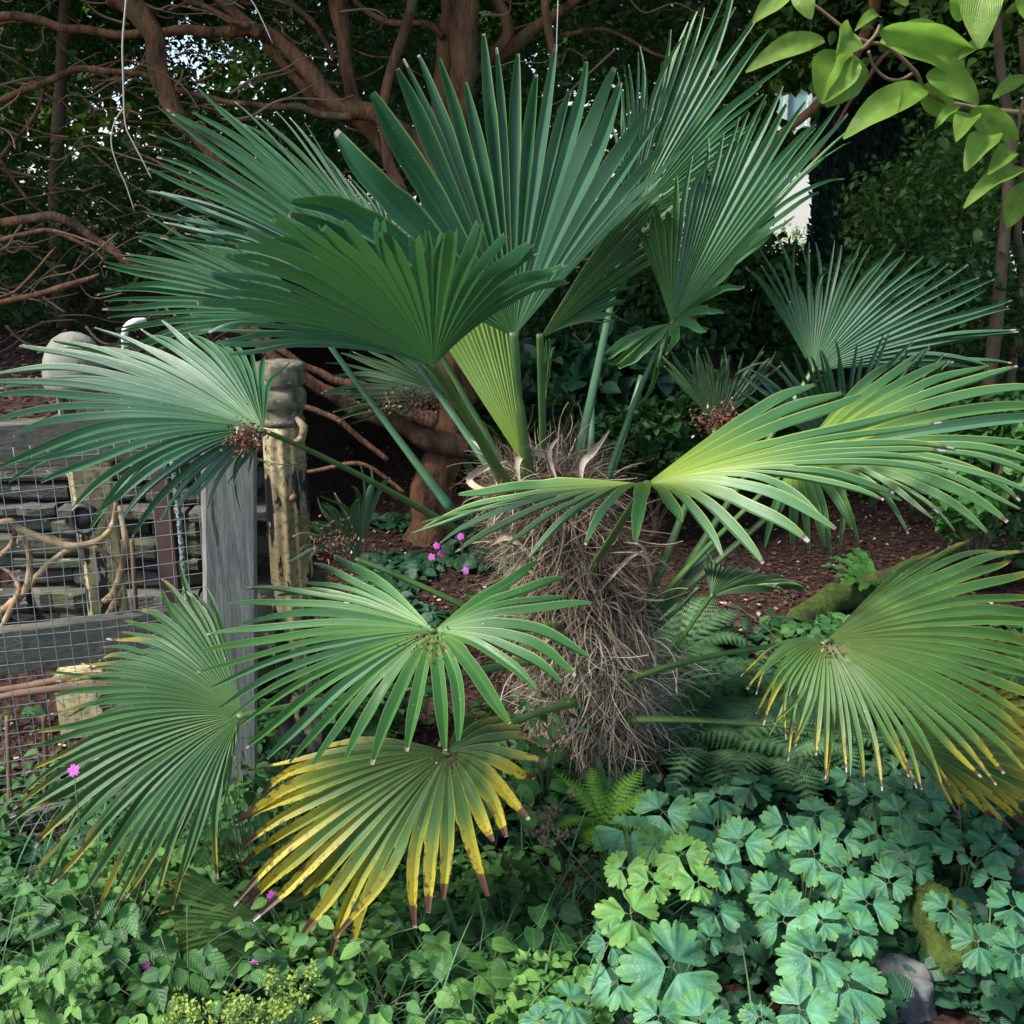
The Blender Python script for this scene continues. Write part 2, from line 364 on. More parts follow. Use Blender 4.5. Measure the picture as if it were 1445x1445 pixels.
M['moss'] = simple_mat('moss', (.025, .045, .008), (.07, .10, .015), 40, .95, (1, 1, 1), 1, .01, c3=(.05, .035, .02), thr=.58, scale3=8)
M['render'] = simple_mat('cream_render', (.84, .82, .74), (.9, .88, .82), 8, .9, (1, 1, 1), .2, .01)
M['roof'] = simple_mat('slate_roof', (.08, .09, .1), (.14, .15, .16), 6, .6)
g = NT('pane'); g.col((.35, .5, .48), .08, .6); M['glass'] = g.m

# ---------------------------------------------------------------- leaf templates
def ovate(n=6, w=.3, cup=.06, droop=.15, serr=0, heart=0, fold=.35):
    V = [(0, 0, 0)]; F = []
    for i in range(1, n):
        t = i / n; ww = w * (math.sin(math.pi * t ** .75) ** .85)
        if serr and i % 2: ww *= 1 - serr
        z = -droop * t * t
        V += [(-ww, t - heart * (1 - t) ** 4, z + fold * ww), (0, t, z), (ww, t - heart * (1 - t) ** 4, z + fold * ww)]
    V.append((0, 1, -droop))
    F += [(0, 2, 1), (0, 3, 2)]
    for i in range(n - 2):
        a = 1 + 3 * i
        F += [(a, a + 1, a + 4, a + 3), (a + 1, a + 2, a + 5, a + 4)]
    a = 1 + 3 * (n - 2); e = len(V) - 1
    F += [(a, a + 1, e), (a + 1, a + 2, e)]
    return V, F
DIAM = ([(0, 0, 0), (-.26, .45, .08), (0, .5, 0), (.26, .45, .08), (0, 1, -.08)], [(0, 2, 1), (0, 3, 2), (1, 2, 4), (2, 3, 4)])
QUAD = ([(-.5, 0, 0), (.5, 0, 0), (.5, 1, 0), (-.5, 1, 0)], [(0, 1, 2, 3)])
OV = ovate(6, .32); OVS = ovate(10, .3, serr=.16, droop=.25); HEART = ovate(8, .42, heart=.25, droop=.2, fold=.2)
LONG = ovate(8, .18, droop=.35)
def merge(parts):
    V = []; F = []
    for (v, f), ang, off, sc, tilt in parts:
        b = len(V); c, s = math.cos(ang), math.sin(ang); ct, st_ = math.cos(tilt), math.sin(tilt)
        for x, y, z in v:
            x, y, z = x * sc, y * sc, z * sc
            y, z = y * ct - z * st_, y * st_ + z * ct
            y += off
            V.append((x * c + y * s, -x * s + y * c, z))
        F += [tuple(i + b for i in q) for q in f]
    return V, F
TRIF = merge([(OVS, 0, .12, .9, 0), (OVS, 1.25, .05, .75, 0), (OVS, -1.25, .05, .75, 0)])
def leaflet(n=45, lobes=3):
    V = [(0, 0, 0)]; F = []; A = 1.18
    for ring in (.35, .7, 1.0):
        for i in range(n + 1):
            u = i / n; a = -A + 2 * A * u
            lob = abs(math.sin(math.pi * u * lobes)) ** .5
            cr = abs(math.sin(math.pi * u * lobes * 3)) ** .7
            rr = .70 + .19 * lob + .11 * cr * min(1, lob + .3)
            if ring == 1.0: r = rr
            elif ring == .7: r = .5 * rr + .5 * (.60 + .2 * lob)
            else: r = .8
            r *= (1 - .16 * abs(a / A) ** 2) * ring
            z = .09 * math.cos(u * math.pi * lobes * 2) * ring ** 2 - .16 * ring ** 2.5 + .05 * math.sin(a * 3 + 1) * ring
            V.append((math.sin(a) * r, math.cos(a) * r, z))
    m = n + 1
    for i in range(n):
        F.append((0, 1 + i + 1, 1 + i))
        for k in range(2): F.append((1 + k * m + i, 1 + k * m + i + 1, 1 + (k + 1) * m + i + 1, 1 + (k + 1) * m + i))
    return V, F
LEAFLET = leaflet()
# ---------------------------------------------------------------- SETTING: ground, bank
def hgt(x, y):
    b = max(0, min(1, (-.95 - x) / .55)) * max(0, min(1, (y - 3.02) / .12))
    b = b * b * (3 - 2 * b)
    return .9 * b + .035 * noise.noise(Vector((x * 1.7, y * 1.7, 3))) + .25 * max(0, min(1, (y - 7) / 6))
mb = MB(); xs = np.concatenate([np.linspace(-60, -5, 12), np.linspace(-4.6, 5, 90), np.linspace(6, 60, 12)]); ys = np.concatenate([np.linspace(-30, .5, 8), np.linspace(.8, 9, 90), np.linspace(10, 120, 16)])
V = [(x, y, hgt(x, y)) for y in ys for x in xs]; nx = len(xs)
F = [(j*nx+i, j*nx+i+1, (j+1)*nx+i+1, (j+1)*nx+i) for j in range(len(ys)-1) for i in range(nx-1)]
mb.add(V, F); tag(mb.build('ground', M['soil']), 'dark brown soil bed and raised bank under the trees', 'ground', kind='structure')
n = 60000
x = rng.uniform(-3.5, 4, n); y = 2.2 + 6.5 * rng.random(n) ** 1.3
pos = np.array([(a, b, hgt(a, b) + .004 + .01 * rng.random()) for a, b in zip(x, y)])
d = rng.normal(size=(n, 3)); d[:, 2] *= .25; nn = rng.normal(size=(n, 3)) * .5; nn[:, 2] = 1
sc = np.stack([rng.uniform(.005, .014, n), rng.uniform(.01, .028, n), np.ones(n)], 1)
tag(scatter('bark_mulch', QUAD, pos, d, nn, sc, M['chip'], smooth=False), 'reddish brown bark chips with pale flecks over the path', 'mulch', kind='stuff')

# ---------------------------------------------------------------- house behind
hs = empty('house', (6, 15, 0), 'bright cream rendered house glimpsed beside the dark cypress', 'house')
mb = MB(); box(mb, (6.5, 18, 1.75), 7.0, 5.6, 4.0); mb.build('wall', M['render'], hs, smooth=False)
mb = MB()
for (y0, z0, y1, z1) in ((14.9, 3.75, 18, 5.6), (21.1, 3.75, 18, 5.6)):
    mb.add([(2.7, y0, z0), (10.3, y0, z0), (10.3, y1, z1), (2.7, y1, z1), (2.7, y0, z0+.12), (10.3, y0, z0+.12), (10.3, y1, z1+.12), (2.7, y1, z1+.12)],
           [(0, 1, 2, 3), (7, 6, 5, 4), (0, 4, 5, 1), (1, 5, 6, 2), (2, 6, 7, 3), (3, 7, 4, 0)])
mb.build('roof', M['roof'], hs, smooth=False)
wx = P(1108, 150, 15.15)
mb = MB()
for dx in (-.32, 0, .32): box(mb, wx + Vector((dx, 0, 0)), .05, .08, .62)
for dz in (-.33, .33): box(mb, wx + Vector((0, 0, dz)), .74, .09, .07)
wf = mb.build('window', M['white'], hs, smooth=False)
mb = MB(); box(mb, wx + Vector((0, .03, 0)), .64, .02, .6); mb.build('pane', M['glass'], wf, smooth=False)

# ---------------------------------------------------------------- foliage masses
def cloud(n, lo, hi, freq, thr, seed=0):
    lo = np.array(lo); hi = np.array(hi); out = []
    while len(out) < n:
        for p in rng.uniform(lo, hi, (4000, 3)):
            if noise.noise(Vector((p[0] * freq + seed, p[1] * freq, p[2] * freq * 1.3))) > thr: out.append(p)
    return np.array(out[:n])
def clear(a):
    t = a[:, 0] / a[:, 1]; e = (a[:, 2] - CAMZ) / a[:, 1]; y = a[:, 1]
    ang = np.degrees(np.arctan(e))
    h = (t > .232) & (t < .31) & (ang < 6.2) & (ang > -6.5)
    c = (t > .285) & (t < .372) & (ang < 7.5) & (ang > -12) & (y < 8.9)
    h = h & ((ang < 2.0) | ((ang > 4.0) & (t < .272)))
    return a[~(h | c)]
def rdirs(n, bias=(0, 0, -.4), z=.7):
    d = rng.normal(size=(n, 3)); d[:, 2] *= z; return d + np.array(bias)
def rn(n, up=1.0):
    d = rng.normal(size=(n, 3)) * .7; d[:, 2] += up; return d

# ---------------------------------------------------------------- red barked yew with its limbs
yw = empty('yew_tree', P(610, 775, 4.9), 'red-brown trunked yew with spreading bare limbs and dark crown behind the palm', 'tree')
mb = MB()
def limb(pts, radpx, Y=None, sides=10, lump=.13):
    q = [P(p[0], p[1], p[2] if len(p) > 2 else Y) for p in pts]
    q = catmull(q, 7); r = [x * (.66 if x < 15 else .78) * mpp(Y if Y else 5) for x in radpx]
    q = [p + Vector((noise.noise(p * 2.2), 0, noise.noise(p * 2.2 + Vector((9, 9, 9))))) * .07 + Vector((noise.noise(p * 7), 0, noise.noise(p * 7 + Vector((4, 1, 0))))) * .02 for p in q]
    tube(mb, q, r, sides, 1, lump, 4)
limb([(600, 800), (618, 730), (632, 640), (640, 560), (648, 400), (652, 250), (655, 100), (640, -60)], [52, 38, 34, 30, 24, 22, 22, 24], 4.9, 24, .2)
limb([(655, 560), (640, 400), (632, 200), (628, 60), (620, -60)], [20, 18, 16, 15, 14], 5.05, 12)
mb.build('trunk', M['bark'], yw)
def L(*k):
    global mb
    mb = MB(); limb(*k); mb.build('branch', M['bark'], yw)
L([(660, 640), (610, 620), (565, 590), (500, 575), (420, 520), (300, 440)], [22, 24, 20, 14, 10], 4.8, 12)
L([(625, 600), (560, 575), (480, 535), (430, 505), (330, 440)], [18, 16, 10, 8, 6], 4.7)
L([(540, 650), (480, 610), (425, 585), (330, 560)], [6, 7, 6, 4], 4.5); L([(560, 690), (500, 660), (425, 668), (340, 640)], [5, 5, 4, 3], 4.4)
L([(150, -30), (195, 10), (218, 62), (238, 120), (262, 165), (300, 205), (340, 290)], [22, 19, 16, 16, 15, 14, 10], 4.6, 12)
L([(-30, 28), (60, 36), (140, 40), (230, 42), (330, 45), (385, 62), (430, 100), (480, 142), (540, 165), (600, 230), (640, 330)], [8, 8, 8, 9, 11, 13, 15, 16, 17, 18, 18], 4.8, 12)
L([(370, 75), (420, 130), (450, 158), (510, 175), (550, 230)], [8, 10, 11, 13, 12], 4.95)
L([(290, -20), (320, 20), (355, 55)], [9, 12, 11], 4.75)
L([(265, 0), (300, 18), (340, 40)], [5, 6, 7], 4.7)
L([(-20, 155), (60, 128), (120, 106), (185, 112), (250, 125), (330, 138), (430, 152), (500, 160)], [5, 7, 7, 6, 6, 6, 7, 8], 4.7)
L([(475, -30), (490, 50), (503, 130), (530, 170)], [18, 14, 13, 12], 5.0, 12)
L([(590, -30), (575, 20), (555, 100), (542, 170), (545, 250), (590, 330)], [10, 10, 10, 9, 12, 14], 4.7, 10)
L([(500, -10), (555, 28), (600, 35), (625, 60)], [5, 6, 6, 8], 5.0)
L([(680, -20), (712, 28), (708, 60), (660, 120)], [10, 12, 11, 12], 5.0)
L([(690, 85), (735, 55), (775, 30), (820, -10)], [14, 14, 11, 9], 5.1); L([(780, -20), (786, 50), (798, 95)], [9, 9, 8], 4.8)
L([(800, 50), (860, 60), (930, 85), (1000, 80)], [4, 4, 3, 3], 5.2); L([(380, -20), (440, 40), (470, 90)], [6, 6, 5], 5.3)
L([(-20, 305), (80, 318), (150, 345), (200, 372), (300, 420)], [9, 10, 9, 8, 8], 4.6); L([(-20, 342), (60, 330), (120, 342), (150, 360)], [5, 5, 4, 3], 4.5)
L([(-20, 440), (60, 405), (110, 392), (140, 378)], [6, 6, 5, 3], 4.4); L([(-20, 425), (30, 395), (80, 345)], [3, 3, 2], 4.3)
L([(-20, 255), (20, 200), (60, 130)], [4, 4, 3], 4.9); L([(-10, 210), (40, 280), (65, 310)], [4, 3, 3], 4.8)
L([(1240, -20), (1180, 110), (1090, 200), (1010, 300)], [13, 10, 8, 7], 5.2); L([(1300, 40), (1235, 100), (1190, 165), (1150, 220)], [4, 4, 3, 3], 4.6)
for i in range(60):
    x0, y0 = random.uniform(-20, 560), random.uniform(-20, 470); a = random.uniform(-.6, .6) + random.choice([0, 3.1]); l = random.uniform(60, 190); Y = random.uniform(4.6, 6)
    p = [(x0, y0), (x0 + l * .5 * math.cos(a), y0 + l * .5 * math.sin(a) + random.uniform(-20, 10)), (x0 + l * math.cos(a), y0 + l * math.sin(a) + random.uniform(-20, 35))]
    L(p, [2.6, 1.8, 1], Y, 5, .1)
mb = MB()
for i in range(170):
    x0, y0 = random.uniform(-60, 900) if i % 3 else random.uniform(-60, 400), random.uniform(-20, 480); a = random.uniform(-.8, .8) + random.choice([0, 3.1]); l = random.uniform(50, 170); Y = random.uniform(4.4, 6.4)
    q = catmull([P(x0 + l * k / 4 * math.cos(a) + random.uniform(-9, 9), y0 + l * k / 4 * math.sin(a) + random.uniform(-12, 12), Y + random.uniform(-.05, .05)) for k in range(5)], 4)
    tube(mb, q, [random.uniform(1, 2.2) * mpp(Y), .5 * mpp(Y)], 5)
tw = mb.build('twigs', M['twig'], yw); tw['kind'] = 'stuff'
a = cloud(150000, (-5.2, 5.3, .7), (3.6, 8.4, 3.6), .95, .07, 4)
a = a[(a[:, 2] > .9 + .0 * a[:, 0])]
keep = ~((a[:, 0] > .9) & (a[:, 0] < 3.2) & (a[:, 2] < 1.35))
a = clear(a[keep]); n = len(a)
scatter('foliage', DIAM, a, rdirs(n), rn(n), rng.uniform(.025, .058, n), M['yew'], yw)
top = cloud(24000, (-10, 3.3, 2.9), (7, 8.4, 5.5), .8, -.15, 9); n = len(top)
scatter('shade_canopy', OV, top, rdirs(n), rn(n), rng.uniform(.12, .24, n), M['yew'], yw)  # unseen leaf canopy above the frame, shaped to block sky and sun behind
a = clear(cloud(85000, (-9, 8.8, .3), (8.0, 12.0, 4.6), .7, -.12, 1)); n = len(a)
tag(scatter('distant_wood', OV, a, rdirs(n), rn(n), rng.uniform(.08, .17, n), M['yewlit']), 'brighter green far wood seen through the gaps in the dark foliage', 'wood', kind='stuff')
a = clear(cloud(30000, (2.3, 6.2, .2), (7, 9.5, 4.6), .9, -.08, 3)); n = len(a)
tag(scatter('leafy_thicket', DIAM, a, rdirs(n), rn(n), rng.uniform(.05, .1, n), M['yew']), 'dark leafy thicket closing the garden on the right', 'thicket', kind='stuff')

# strands hanging from the yew
mb = MB()
tube(mb, catmull([P(*p, 2.9) for p in ((180, -40), (178, 0), (173, 60), (174, 110), (175, 150), (178, 180), (190, 205), (203, 230), (214, 252))], 4), [.003, .0022, .0016], 5)
tube(mb, catmull([P(*p, 2.9) for p in ((175, 152), (162, 172), (157, 200), (165, 232), (178, 262), (190, 298))], 4), [.0022, .0014], 5)
tag(mb.build('hanging_twig', M['string']), 'thin pale forked strand dangling at upper left before the dark trees', 'twig', 'strands hanging from the trees')
for pts, lab in ((((320, -40), (358, 5), (385, 62)), 'short pale strand slanting down beside the upper left limbs'), (((788, -30), (787, 20), (785, 75)), 'straight thin strand hanging above the tallest central frond')):
    mb = MB(); tube(mb, catmull([P(*p, 2.9) for p in pts], 4), [.002, .0012], 5)
    tag(mb.build('hanging_twig', M['string']), lab, 'twig', 'strands hanging from the trees')

# cypress, shrub, hedge, slim trees on the right
cy = P(1212, 420, 8.2); cy.z = .1
cp = empty('cypress_tree', cy, 'dense dark blue-green cypress standing before the bright house', 'tree')
mb = MB(); tube(mb, [cy, cy + Vector((0, 0, 1.5)), cy + Vector((.05, 0, 3.4))], [.09, .07, .02], 8); mb.build('trunk', M['bark_grey'], cp)
n = 34000; z = rng.uniform(.35, 3.8, n); th = rng.uniform(0, 6.283, n)
rr = .37 * np.sqrt(np.clip(1 - ((z - 1.7) / 2.2) ** 2, .02, 1)) * (1 + .14 * np.sin(th * 5 + z * 3) * np.sin(z * 4)) * (1 - .35 * rng.random(n) ** 2)
pos = np.stack([cy.x + rr * np.cos(th), cy.y + rr * np.sin(th), z], 1)
dd = np.stack([np.cos(th) * .5, np.sin(th) * .5, np.ones(n) * .9], 1) + rng.normal(size=(n, 3)) * .3
scatter('foliage', DIAM, pos, dd, rng.normal(size=(n, 3)), rng.uniform(.04, .09, n), M['cyp'], cp)
def bush(name, label, cat, c, R, n, mat, ls, tm=DIAM, stems=5, group=None, hollow=.5, bias=(0, 0, .1), sub=10):
    """crown of many overlapping clumps on a few stems"""
    base = Vector((c.x, c.y, hgt(c.x, c.y))); e = empty(name, base, label, cat, group)
    cl = []
    for i in range(sub):
        v = Vector(rng.normal(size=3)).normalized() * (rng.random() ** .4)
        cl.append(Vector((c.x + v.x * R[0], c.y + v.y * R[1], c.z + v.z * R[2])))
    mb = MB()
    for q in cl[:stems]: tube(mb, bez(base, Vector((base.x, base.y, (base.z + q.z) / 2)), q, 6), [.012 * (R[0] + .4), .004], 6)
    mb.build('stem', M['bark_grey'], e)
    P_ = []
    s = (R[0] * R[1] * R[2]) ** (1 / 3)
    for i in range(n):
        q = cl[rng.integers(len(cl))]; v = rng.normal(size=3); v /= np.linalg.norm(v); r = s * .42 * (hollow + (1 - hollow) * rng.random())
        p = np.array(q) + v * r
        P_.append(p)
    P_ = np.array(P_); P_[:, 2] = np.maximum(P_[:, 2], base.z + .02)
    scatter('foliage', tm, P_, rdirs(n, bias), rn(n), rng.uniform(ls * .6, ls * 1.3, n), mat, e)
    return e
bush('flowering_shrub', 'loose shrub of small yellow-green leaves right of the dark cypress', 'shrub', P(1335, 270, 5.2), (.45, .4, .55), 5200, M['shrub'], .042, sub=22, bias=(0, 0, -.3))
bush('flowering_shrub', 'darker small-leaved shrub below the yellow-green one at right', 'shrub', P(1370, 420, 5.0), (.6, .5, .35), 5000, M['under'], .045, sub=16)
bush('hedge_shrub', 'clipped pale green shrub, sunlight put into its leaf colour, below the bright house wall', 'shrub', P(1130, 412, 13.2), (1.1, .5, .7), 7000, M['hedge'], .07, sub=22)
bush('leafy_shrub', 'green leafy shrub under the right upright frond', 'shrub', P(1040, 440, 6.4), (.55, .4, .4), 4500, M['under'], .055, tm=OV, sub=14)
bush('leafy_shrub', 'bright-leaved low shrub behind the palm petioles', 'shrub', P(885, 470, 6.0), (.5, .4, .4), 2600, M['shrub'], .06, tm=OV, sub=14)
bush('leafy_shrub', 'dark glossy broad-leaved shrub right behind the palm crown', 'shrub', P(850, 540, 5.2), (.4, .3, .3), 900, M['cover3'], .11, tm=OV, sub=10)
bush('leafy_shrub', 'shadowy low shrub beneath the back right fronds', 'shrub', P(930, 600, 4.9), (.5, .3, .25), 2500, M['under'], .05, tm=OV, sub=12)
bush('leafy_shrub', 'low green shrub at the far edge of the mulch by the right frame', 'shrub', P(1400, 650, 4.2), (.35, .3, .3), 1500, M['cover'], .06, tm=OV, sub=10)
for pts, r, Y, lab in ((((1405, 460), (1412, 380), (1420, 300), (1424, 180), (1408, 60), (1415, -40)), [9, 8, 8, 7, 6, 5], 4.6, 'slender brown trunk rising near the right edge of the frame'),
                  (((1440, 420), (1436, 320), (1450, 180), (1440, 40)), [6, 5, 5, 4], 5.0, 'thin leaning trunk at the far right edge behind the slender one'),
                  (((85, 420), (78, 300), (82, 180), (95, -30)), [11, 10, 9, 8], 6.0, 'dim dark trunk in the shade at upper left')):
    q = [P(a, b, Y) for a, b in pts]; b0 = Vector(q[0]); b0.z = hgt(b0.x, b0.y)
    e = empty('slender_tree', b0, lab, 'tree'); mb = MB(); tube(mb, catmull([b0] + q, 6), [k * mpp(Y) for k in [r[0]] + r], 8, 1, .15, 6); mb.build('trunk', M['bark_grey'], e)
    tp = q[-1]; a = np.array(tp) + rng.normal(size=(900, 3)) * np.array([.5, .4, .35]) + np.array([0, 0, .35])
    scatter('crown', OV, a, rdirs(900), rn(900), rng.uniform(.04, .08, 900), M['shrub'] if Y < 5.5 else M['yew'], e)

# ---------------------------------------------------------------- dry stone wall
mb = MB(); z = -.02
while z < .92:
    h = random.uniform(.025, .075); x = -3.9 + random.uniform(0, .2)
    while x < -.95:
        l = random.uniform(.12, .42); dpt = random.uniform(.18, .26); yf = 3.02 + random.uniform(-.035, .035) - .05 * (x + 1)
        n1 = 5; V = []; F = []
        for i in range(n1 + 1):
            xx = x + l * i / n1; j = lambda s: random.uniform(-s, s)
            tz = h * (.5 if i in (0, n1) else .5) + j(.005); bz = -h * .5 + j(.004); yy = yf + j(.01) + (.015 if i in (0, n1) else 0)
            V += [(xx, yy + .008, z + h / 2 + tz - .004), (xx, yy - .006, z + h / 2 + tz * .6), (xx, yy - .004, z + h / 2 + bz * .6), (xx, yy + .008, z + h / 2 + bz), (xx, yy + dpt, z + h / 2 + bz), (xx, yy + dpt, z + h / 2 + tz)]
        for i in range(n1):
            for k in range(6): F.append((i*6+k, i*6+(k+1) % 6, (i+1)*6+(k+1) % 6, (i+1)*6+k))
        F.append(tuple(range(5, -1, -1))); F.append(tuple(range(n1*6, n1*6+6)))
        mb.add(V, F); x += l + random.uniform(.004, .02)
    z += h + random.uniform(.002, .008)
mb.add([(-3.9, 3.16, -.05), (-1, 3.16, -.05), (-1, 3.16, .9), (-3.9, 3.16, .9), (-3.9, 3.24, -.05), (-1, 3.24, -.05), (-1, 3.24, .9), (-3.9, 3.24, .9)],
       [(0, 1, 2, 3), (7, 6, 5, 4), (0, 4, 5, 1), (1, 5, 6, 2), (2, 6, 7, 3), (3, 7, 4, 0)], rnd=0)
w_ = mb.build('stone_wall', M['slate'], smooth=False); tag(w_, 'low dry stone wall of thin dark slates behind the wire fence', 'wall')

# ---------------------------------------------------------------- fence
A0, A1 = P(-140, 800, 2.30), P(330, 800, 2.58); A0.z = A1.z = 0
fd = (A1 - A0).normalized(); fn = Vector((fd.y, -fd.x, 0))      # fn faces the camera
def FP(px, py, off=0.0):
    d = ray(px, py); o = Vector((0, 0, CAMZ)); q = A0 + fn * off
    k = (q - o).dot(fn) / d.dot(fn); return o + d * k
fe = empty('timber_fence', (FP(0, 900).x, FP(0, 900).y, 0), 'weathered grey timber rails and upright of the fence at left', 'fence')
mb = MB(); a, b = FP(-140, 640, -.05), FP(300, 622, -.05); b.z = a.z; beam(mb, a, b, .04, .11, .004, 20); mb.build('rail', M['timber_h'], fe, smooth=False)
mb = MB(); a, b = FP(-140, 945, -.045), FP(372, 900, -.045); a.z = b.z = .50; beam(mb, a, b, .045, .115, .005, 24); mb.build('rail', M['timber_h'], fe, smooth=False)
mb = MB(); a, b = FP(-140, 1245, -.045), FP(372, 1200, -.045); a.z = b.z = -.0; beam(mb, a, b, .04, .10, .004, 24); mb.build('rail', M['timber_h'], fe, smooth=False)
pb = P(322, 1100, 2.50); pb.z = -.05; pt = P(322, 600, 2.50)
mb = MB(); dd = Vector((.30, -1, 0)).normalized(); beam(mb, pb, pt, .13, .11, .002, 16, up=dd); mb.build('post', M['timber'], fe, smooth=False)
# wire mesh
mb = MB(); zt = 1.02; sp = .0365; L0 = (FP(300, 900, .002) - FP(-140, 900, .002)); Lh = Vector((L0.x, L0.y, 0)).length; org = FP(-140, 900, .002); org.z = 0
def mp(u, z):
    q = org + fd * u + Vector((0, 0, z)); q += fn * (.012 * noise.noise(Vector((u * 2.3, z * 2.3, 1)))); q += fd * .006 * noise.noise(Vector((u * 3, z * 3, 7))); q.z += .009 * noise.noise(Vector((u * 3, z * 2, 4))) + .03 * u * .0; return q
u = 0
while u < Lh: tube(mb, [mp(u, z) for z in np.linspace(-.02, zt, 26)], .00095, 4); u += sp
z = 0.0
while z < zt: tube(mb, [mp(uu, z) for uu in np.linspace(0, Lh, 34)], .00095, 4); z += sp
tag(mb.build('wire_mesh', M['wire']), 'square galvanised wire mesh stretched over the fence at left', 'wire mesh')

# cast iron column with moulded cap
ib = P(401, 640, 2.72); ib.z = 0; topz = P(400, 508, 2.72).z
ic = empty('iron_column', ib, 'round fluted iron post with peeling cream paint and moulded mossy cap', 'post')
prof = [(.07, -.05), (.07, .1), (.062, .13)] + [(.062 - .006 * i / 30, .13 + (topz - .30) * i / 30) for i in range(31)]
mb = MB(); lathe(mb, ib, prof, 64, 11, (.14, topz - .19)); o = mb.build('shaft', M['iron'], ic)
z0 = topz - .165
mb = MB(); lathe(mb, ib, [(.050, z0 - .01), (.058, z0), (.060, z0 + .006), (.058, z0 + .012), (.0545, z0 + .015), (.0545, z0 + .035), (.058, z0 + .040), (.064, z0 + .050), (.067, z0 + .066), (.066, z0 + .082), (.060, z0 + .092), (.0565, z0 + .095), (.0565, z0 + .100), (.063, z0 + .103), (.066, z0 + .108), (.066, z0 + .152), (.063, z0 + .158), (.05, z0 + .162), (.01, z0 + .165)], 48)
mb.build('cap', M['ironcap'], ic)
mb = MB(); bp = P(413, 703, 2.66); tube(mb, [bp + Vector((0, .03, 0)), bp + Vector((0, -.004, 0)), bp + Vector((0, -.012, 0))], [.009, .009, .006], 10); mb.build('bolt', M['rust'], ic)
mb = MB(); bp = P(424, 607, 2.68); tube(mb, [bp + Vector((-.02, 0, -.035)), bp + Vector((.004, 0, -.02)), bp + Vector((.01, -.005, .01)), bp + Vector((-.01, 0, .035))], [.008, .011, .012, .006], 8, 1, .2, 30); mb.build('hinge_lug', M['iron'], ic)
mb = MB(); zz = P(400, 655, 2.66).z
ring = [ib + Vector((.0605 * math.cos(t), .0605 * math.sin(t), zz + .004 * math.sin(t * 2))) for t in np.linspace(0, 6.283, 30)]
tube(mb, ring, .0016, 5); tube(mb, [ib + Vector((-.06, -.02, zz)), pt + Vector((0, -.05, -.03)) * 1.0 + Vector((0, 0, zz - pt.z - .0))], .0016, 5)
tag(mb.build('tie_wire', M['gwire']), 'dark green tie wire looped round the cream iron column', 'wire')

# domed painted post
db = P(118, 880, 2.78); db.z = 0; tz = P(108, 468, 2.78).z
dp = empty('gate_post', db, 'cream painted old gate post with grey domed top behind the wire mesh', 'post')
mb = MB(); ctr = P(110, 560, 2.78); V = []
beam(mb, Vector((ctr.x + .03, ctr.y, -.05)), Vector((ctr.x, ctr.y, tz - .10)), .105, .10, .002, 20, up=Vector((.5, -1, 0)).normalized()); mb.build('shaft', M['postpaint'], dp, smooth=False)
mb = MB(); lathe(mb, (ctr.x, ctr.y, tz - .16), [(.06, 0), (.078, .005), (.082, .03), (.081, .06), (.076, .09), (.065, .12), (.048, .143), (.025, .156), (.004, .16)], 32); mb.build('domed_top', M['dome'], dp)
mb = MB(); c0 = P(118, 733, 2.66); ringp = [c0 + Vector((.031 * math.cos(t), -.0, .037 * math.sin(t))) for t in np.linspace(0, 6.283, 24)]
tube(mb, ringp, .007, 8); tube(mb, [c0 + Vector((0, .03, 0)), c0 + Vector((0, .002, 0))], [.033, .030], 20)
g = NT('hole_black'); g.col((.02, .02, .02), .6); mb.build('dark_hole_ring', g.m, dp)  # black disc and rim stand in for the dark of a round hole

# twisted vine, rods and boards behind the mesh
def px_tube(mb, pts, r, Y, lump=.2):
    q = catmull([P(a, b, Y + random.uniform(-.02, .02)) for a, b in pts], 6); tube(mb, q, [k * mpp(Y) for k in r], 8, .8, lump, 40)
vn = empty('dead_vine', P(30, 860, 2.5), 'bleached twisted woody vine looping behind the wire mesh', 'vine')
mb = MB()
px_tube(mb, [(-20, 745), (0, 737), (15, 735), (28, 746), (68, 762), (100, 771), (133, 765), (150, 753), (160, 735), (165, 700)], [4, 4, 5, 6, 5, 4, 3], 2.48)
px_tube(mb, [(-10, 880), (10, 858), (31, 838), (62, 803), (89, 780), (116, 770), (140, 775), (160, 790), (168, 808)], [6, 6, 5, 4, 4, 3, 2], 2.52)
px_tube(mb, [(17, 737), (32, 755), (40, 775), (42, 807), (34, 836), (12, 854), (-12, 872)], [3, 4, 4.5, 5, 6, 6, 5], 2.5)
px_tube(mb, [(-8, 790), (8, 778), (18, 765), (21, 745), (16, 735)], [4, 5, 4, 3], 2.49)
px_tube(mb, [(168, 715), (172, 735), (177, 765), (173, 795), (166, 825), (158, 840), (146, 849)], [3, 4, 5, 5, 6, 7, 4], 2.5)
px_tube(mb, [(-10, 800), (5, 803), (18, 812), (26, 830), (20, 850), (5, 880), (-5, 910)], [2, 2.5, 3, 4, 5, 4, 4], 2.47)
mb.build('twisted_stem', M['vine'], vn)
mb = MB(); px_tube(mb, [(168, 838), (160, 855), (150, 872), (142, 892)], [7, 6, 5, 3], 2.55); mb.build('cut_stem', M['vine'], vn)
mb = MB(); px_tube(mb, [(243, 650), (250, 705), (256, 770), (264, 862)], [4, 4, 4, 4], 2.62, .03); tag(mb.build('metal_rod', M['rod']), 'blue-grey speckled rod leaning beside the timber post', 'rod')
mb = MB(); px_tube(mb, [(186, 760), (189, 810), (193, 872)], [3.5, 3.5, 3.5], 2.62, .08); tag(mb.build('metal_rod', M['rust']), 'short rusty rod standing left of the speckled rod', 'rod')
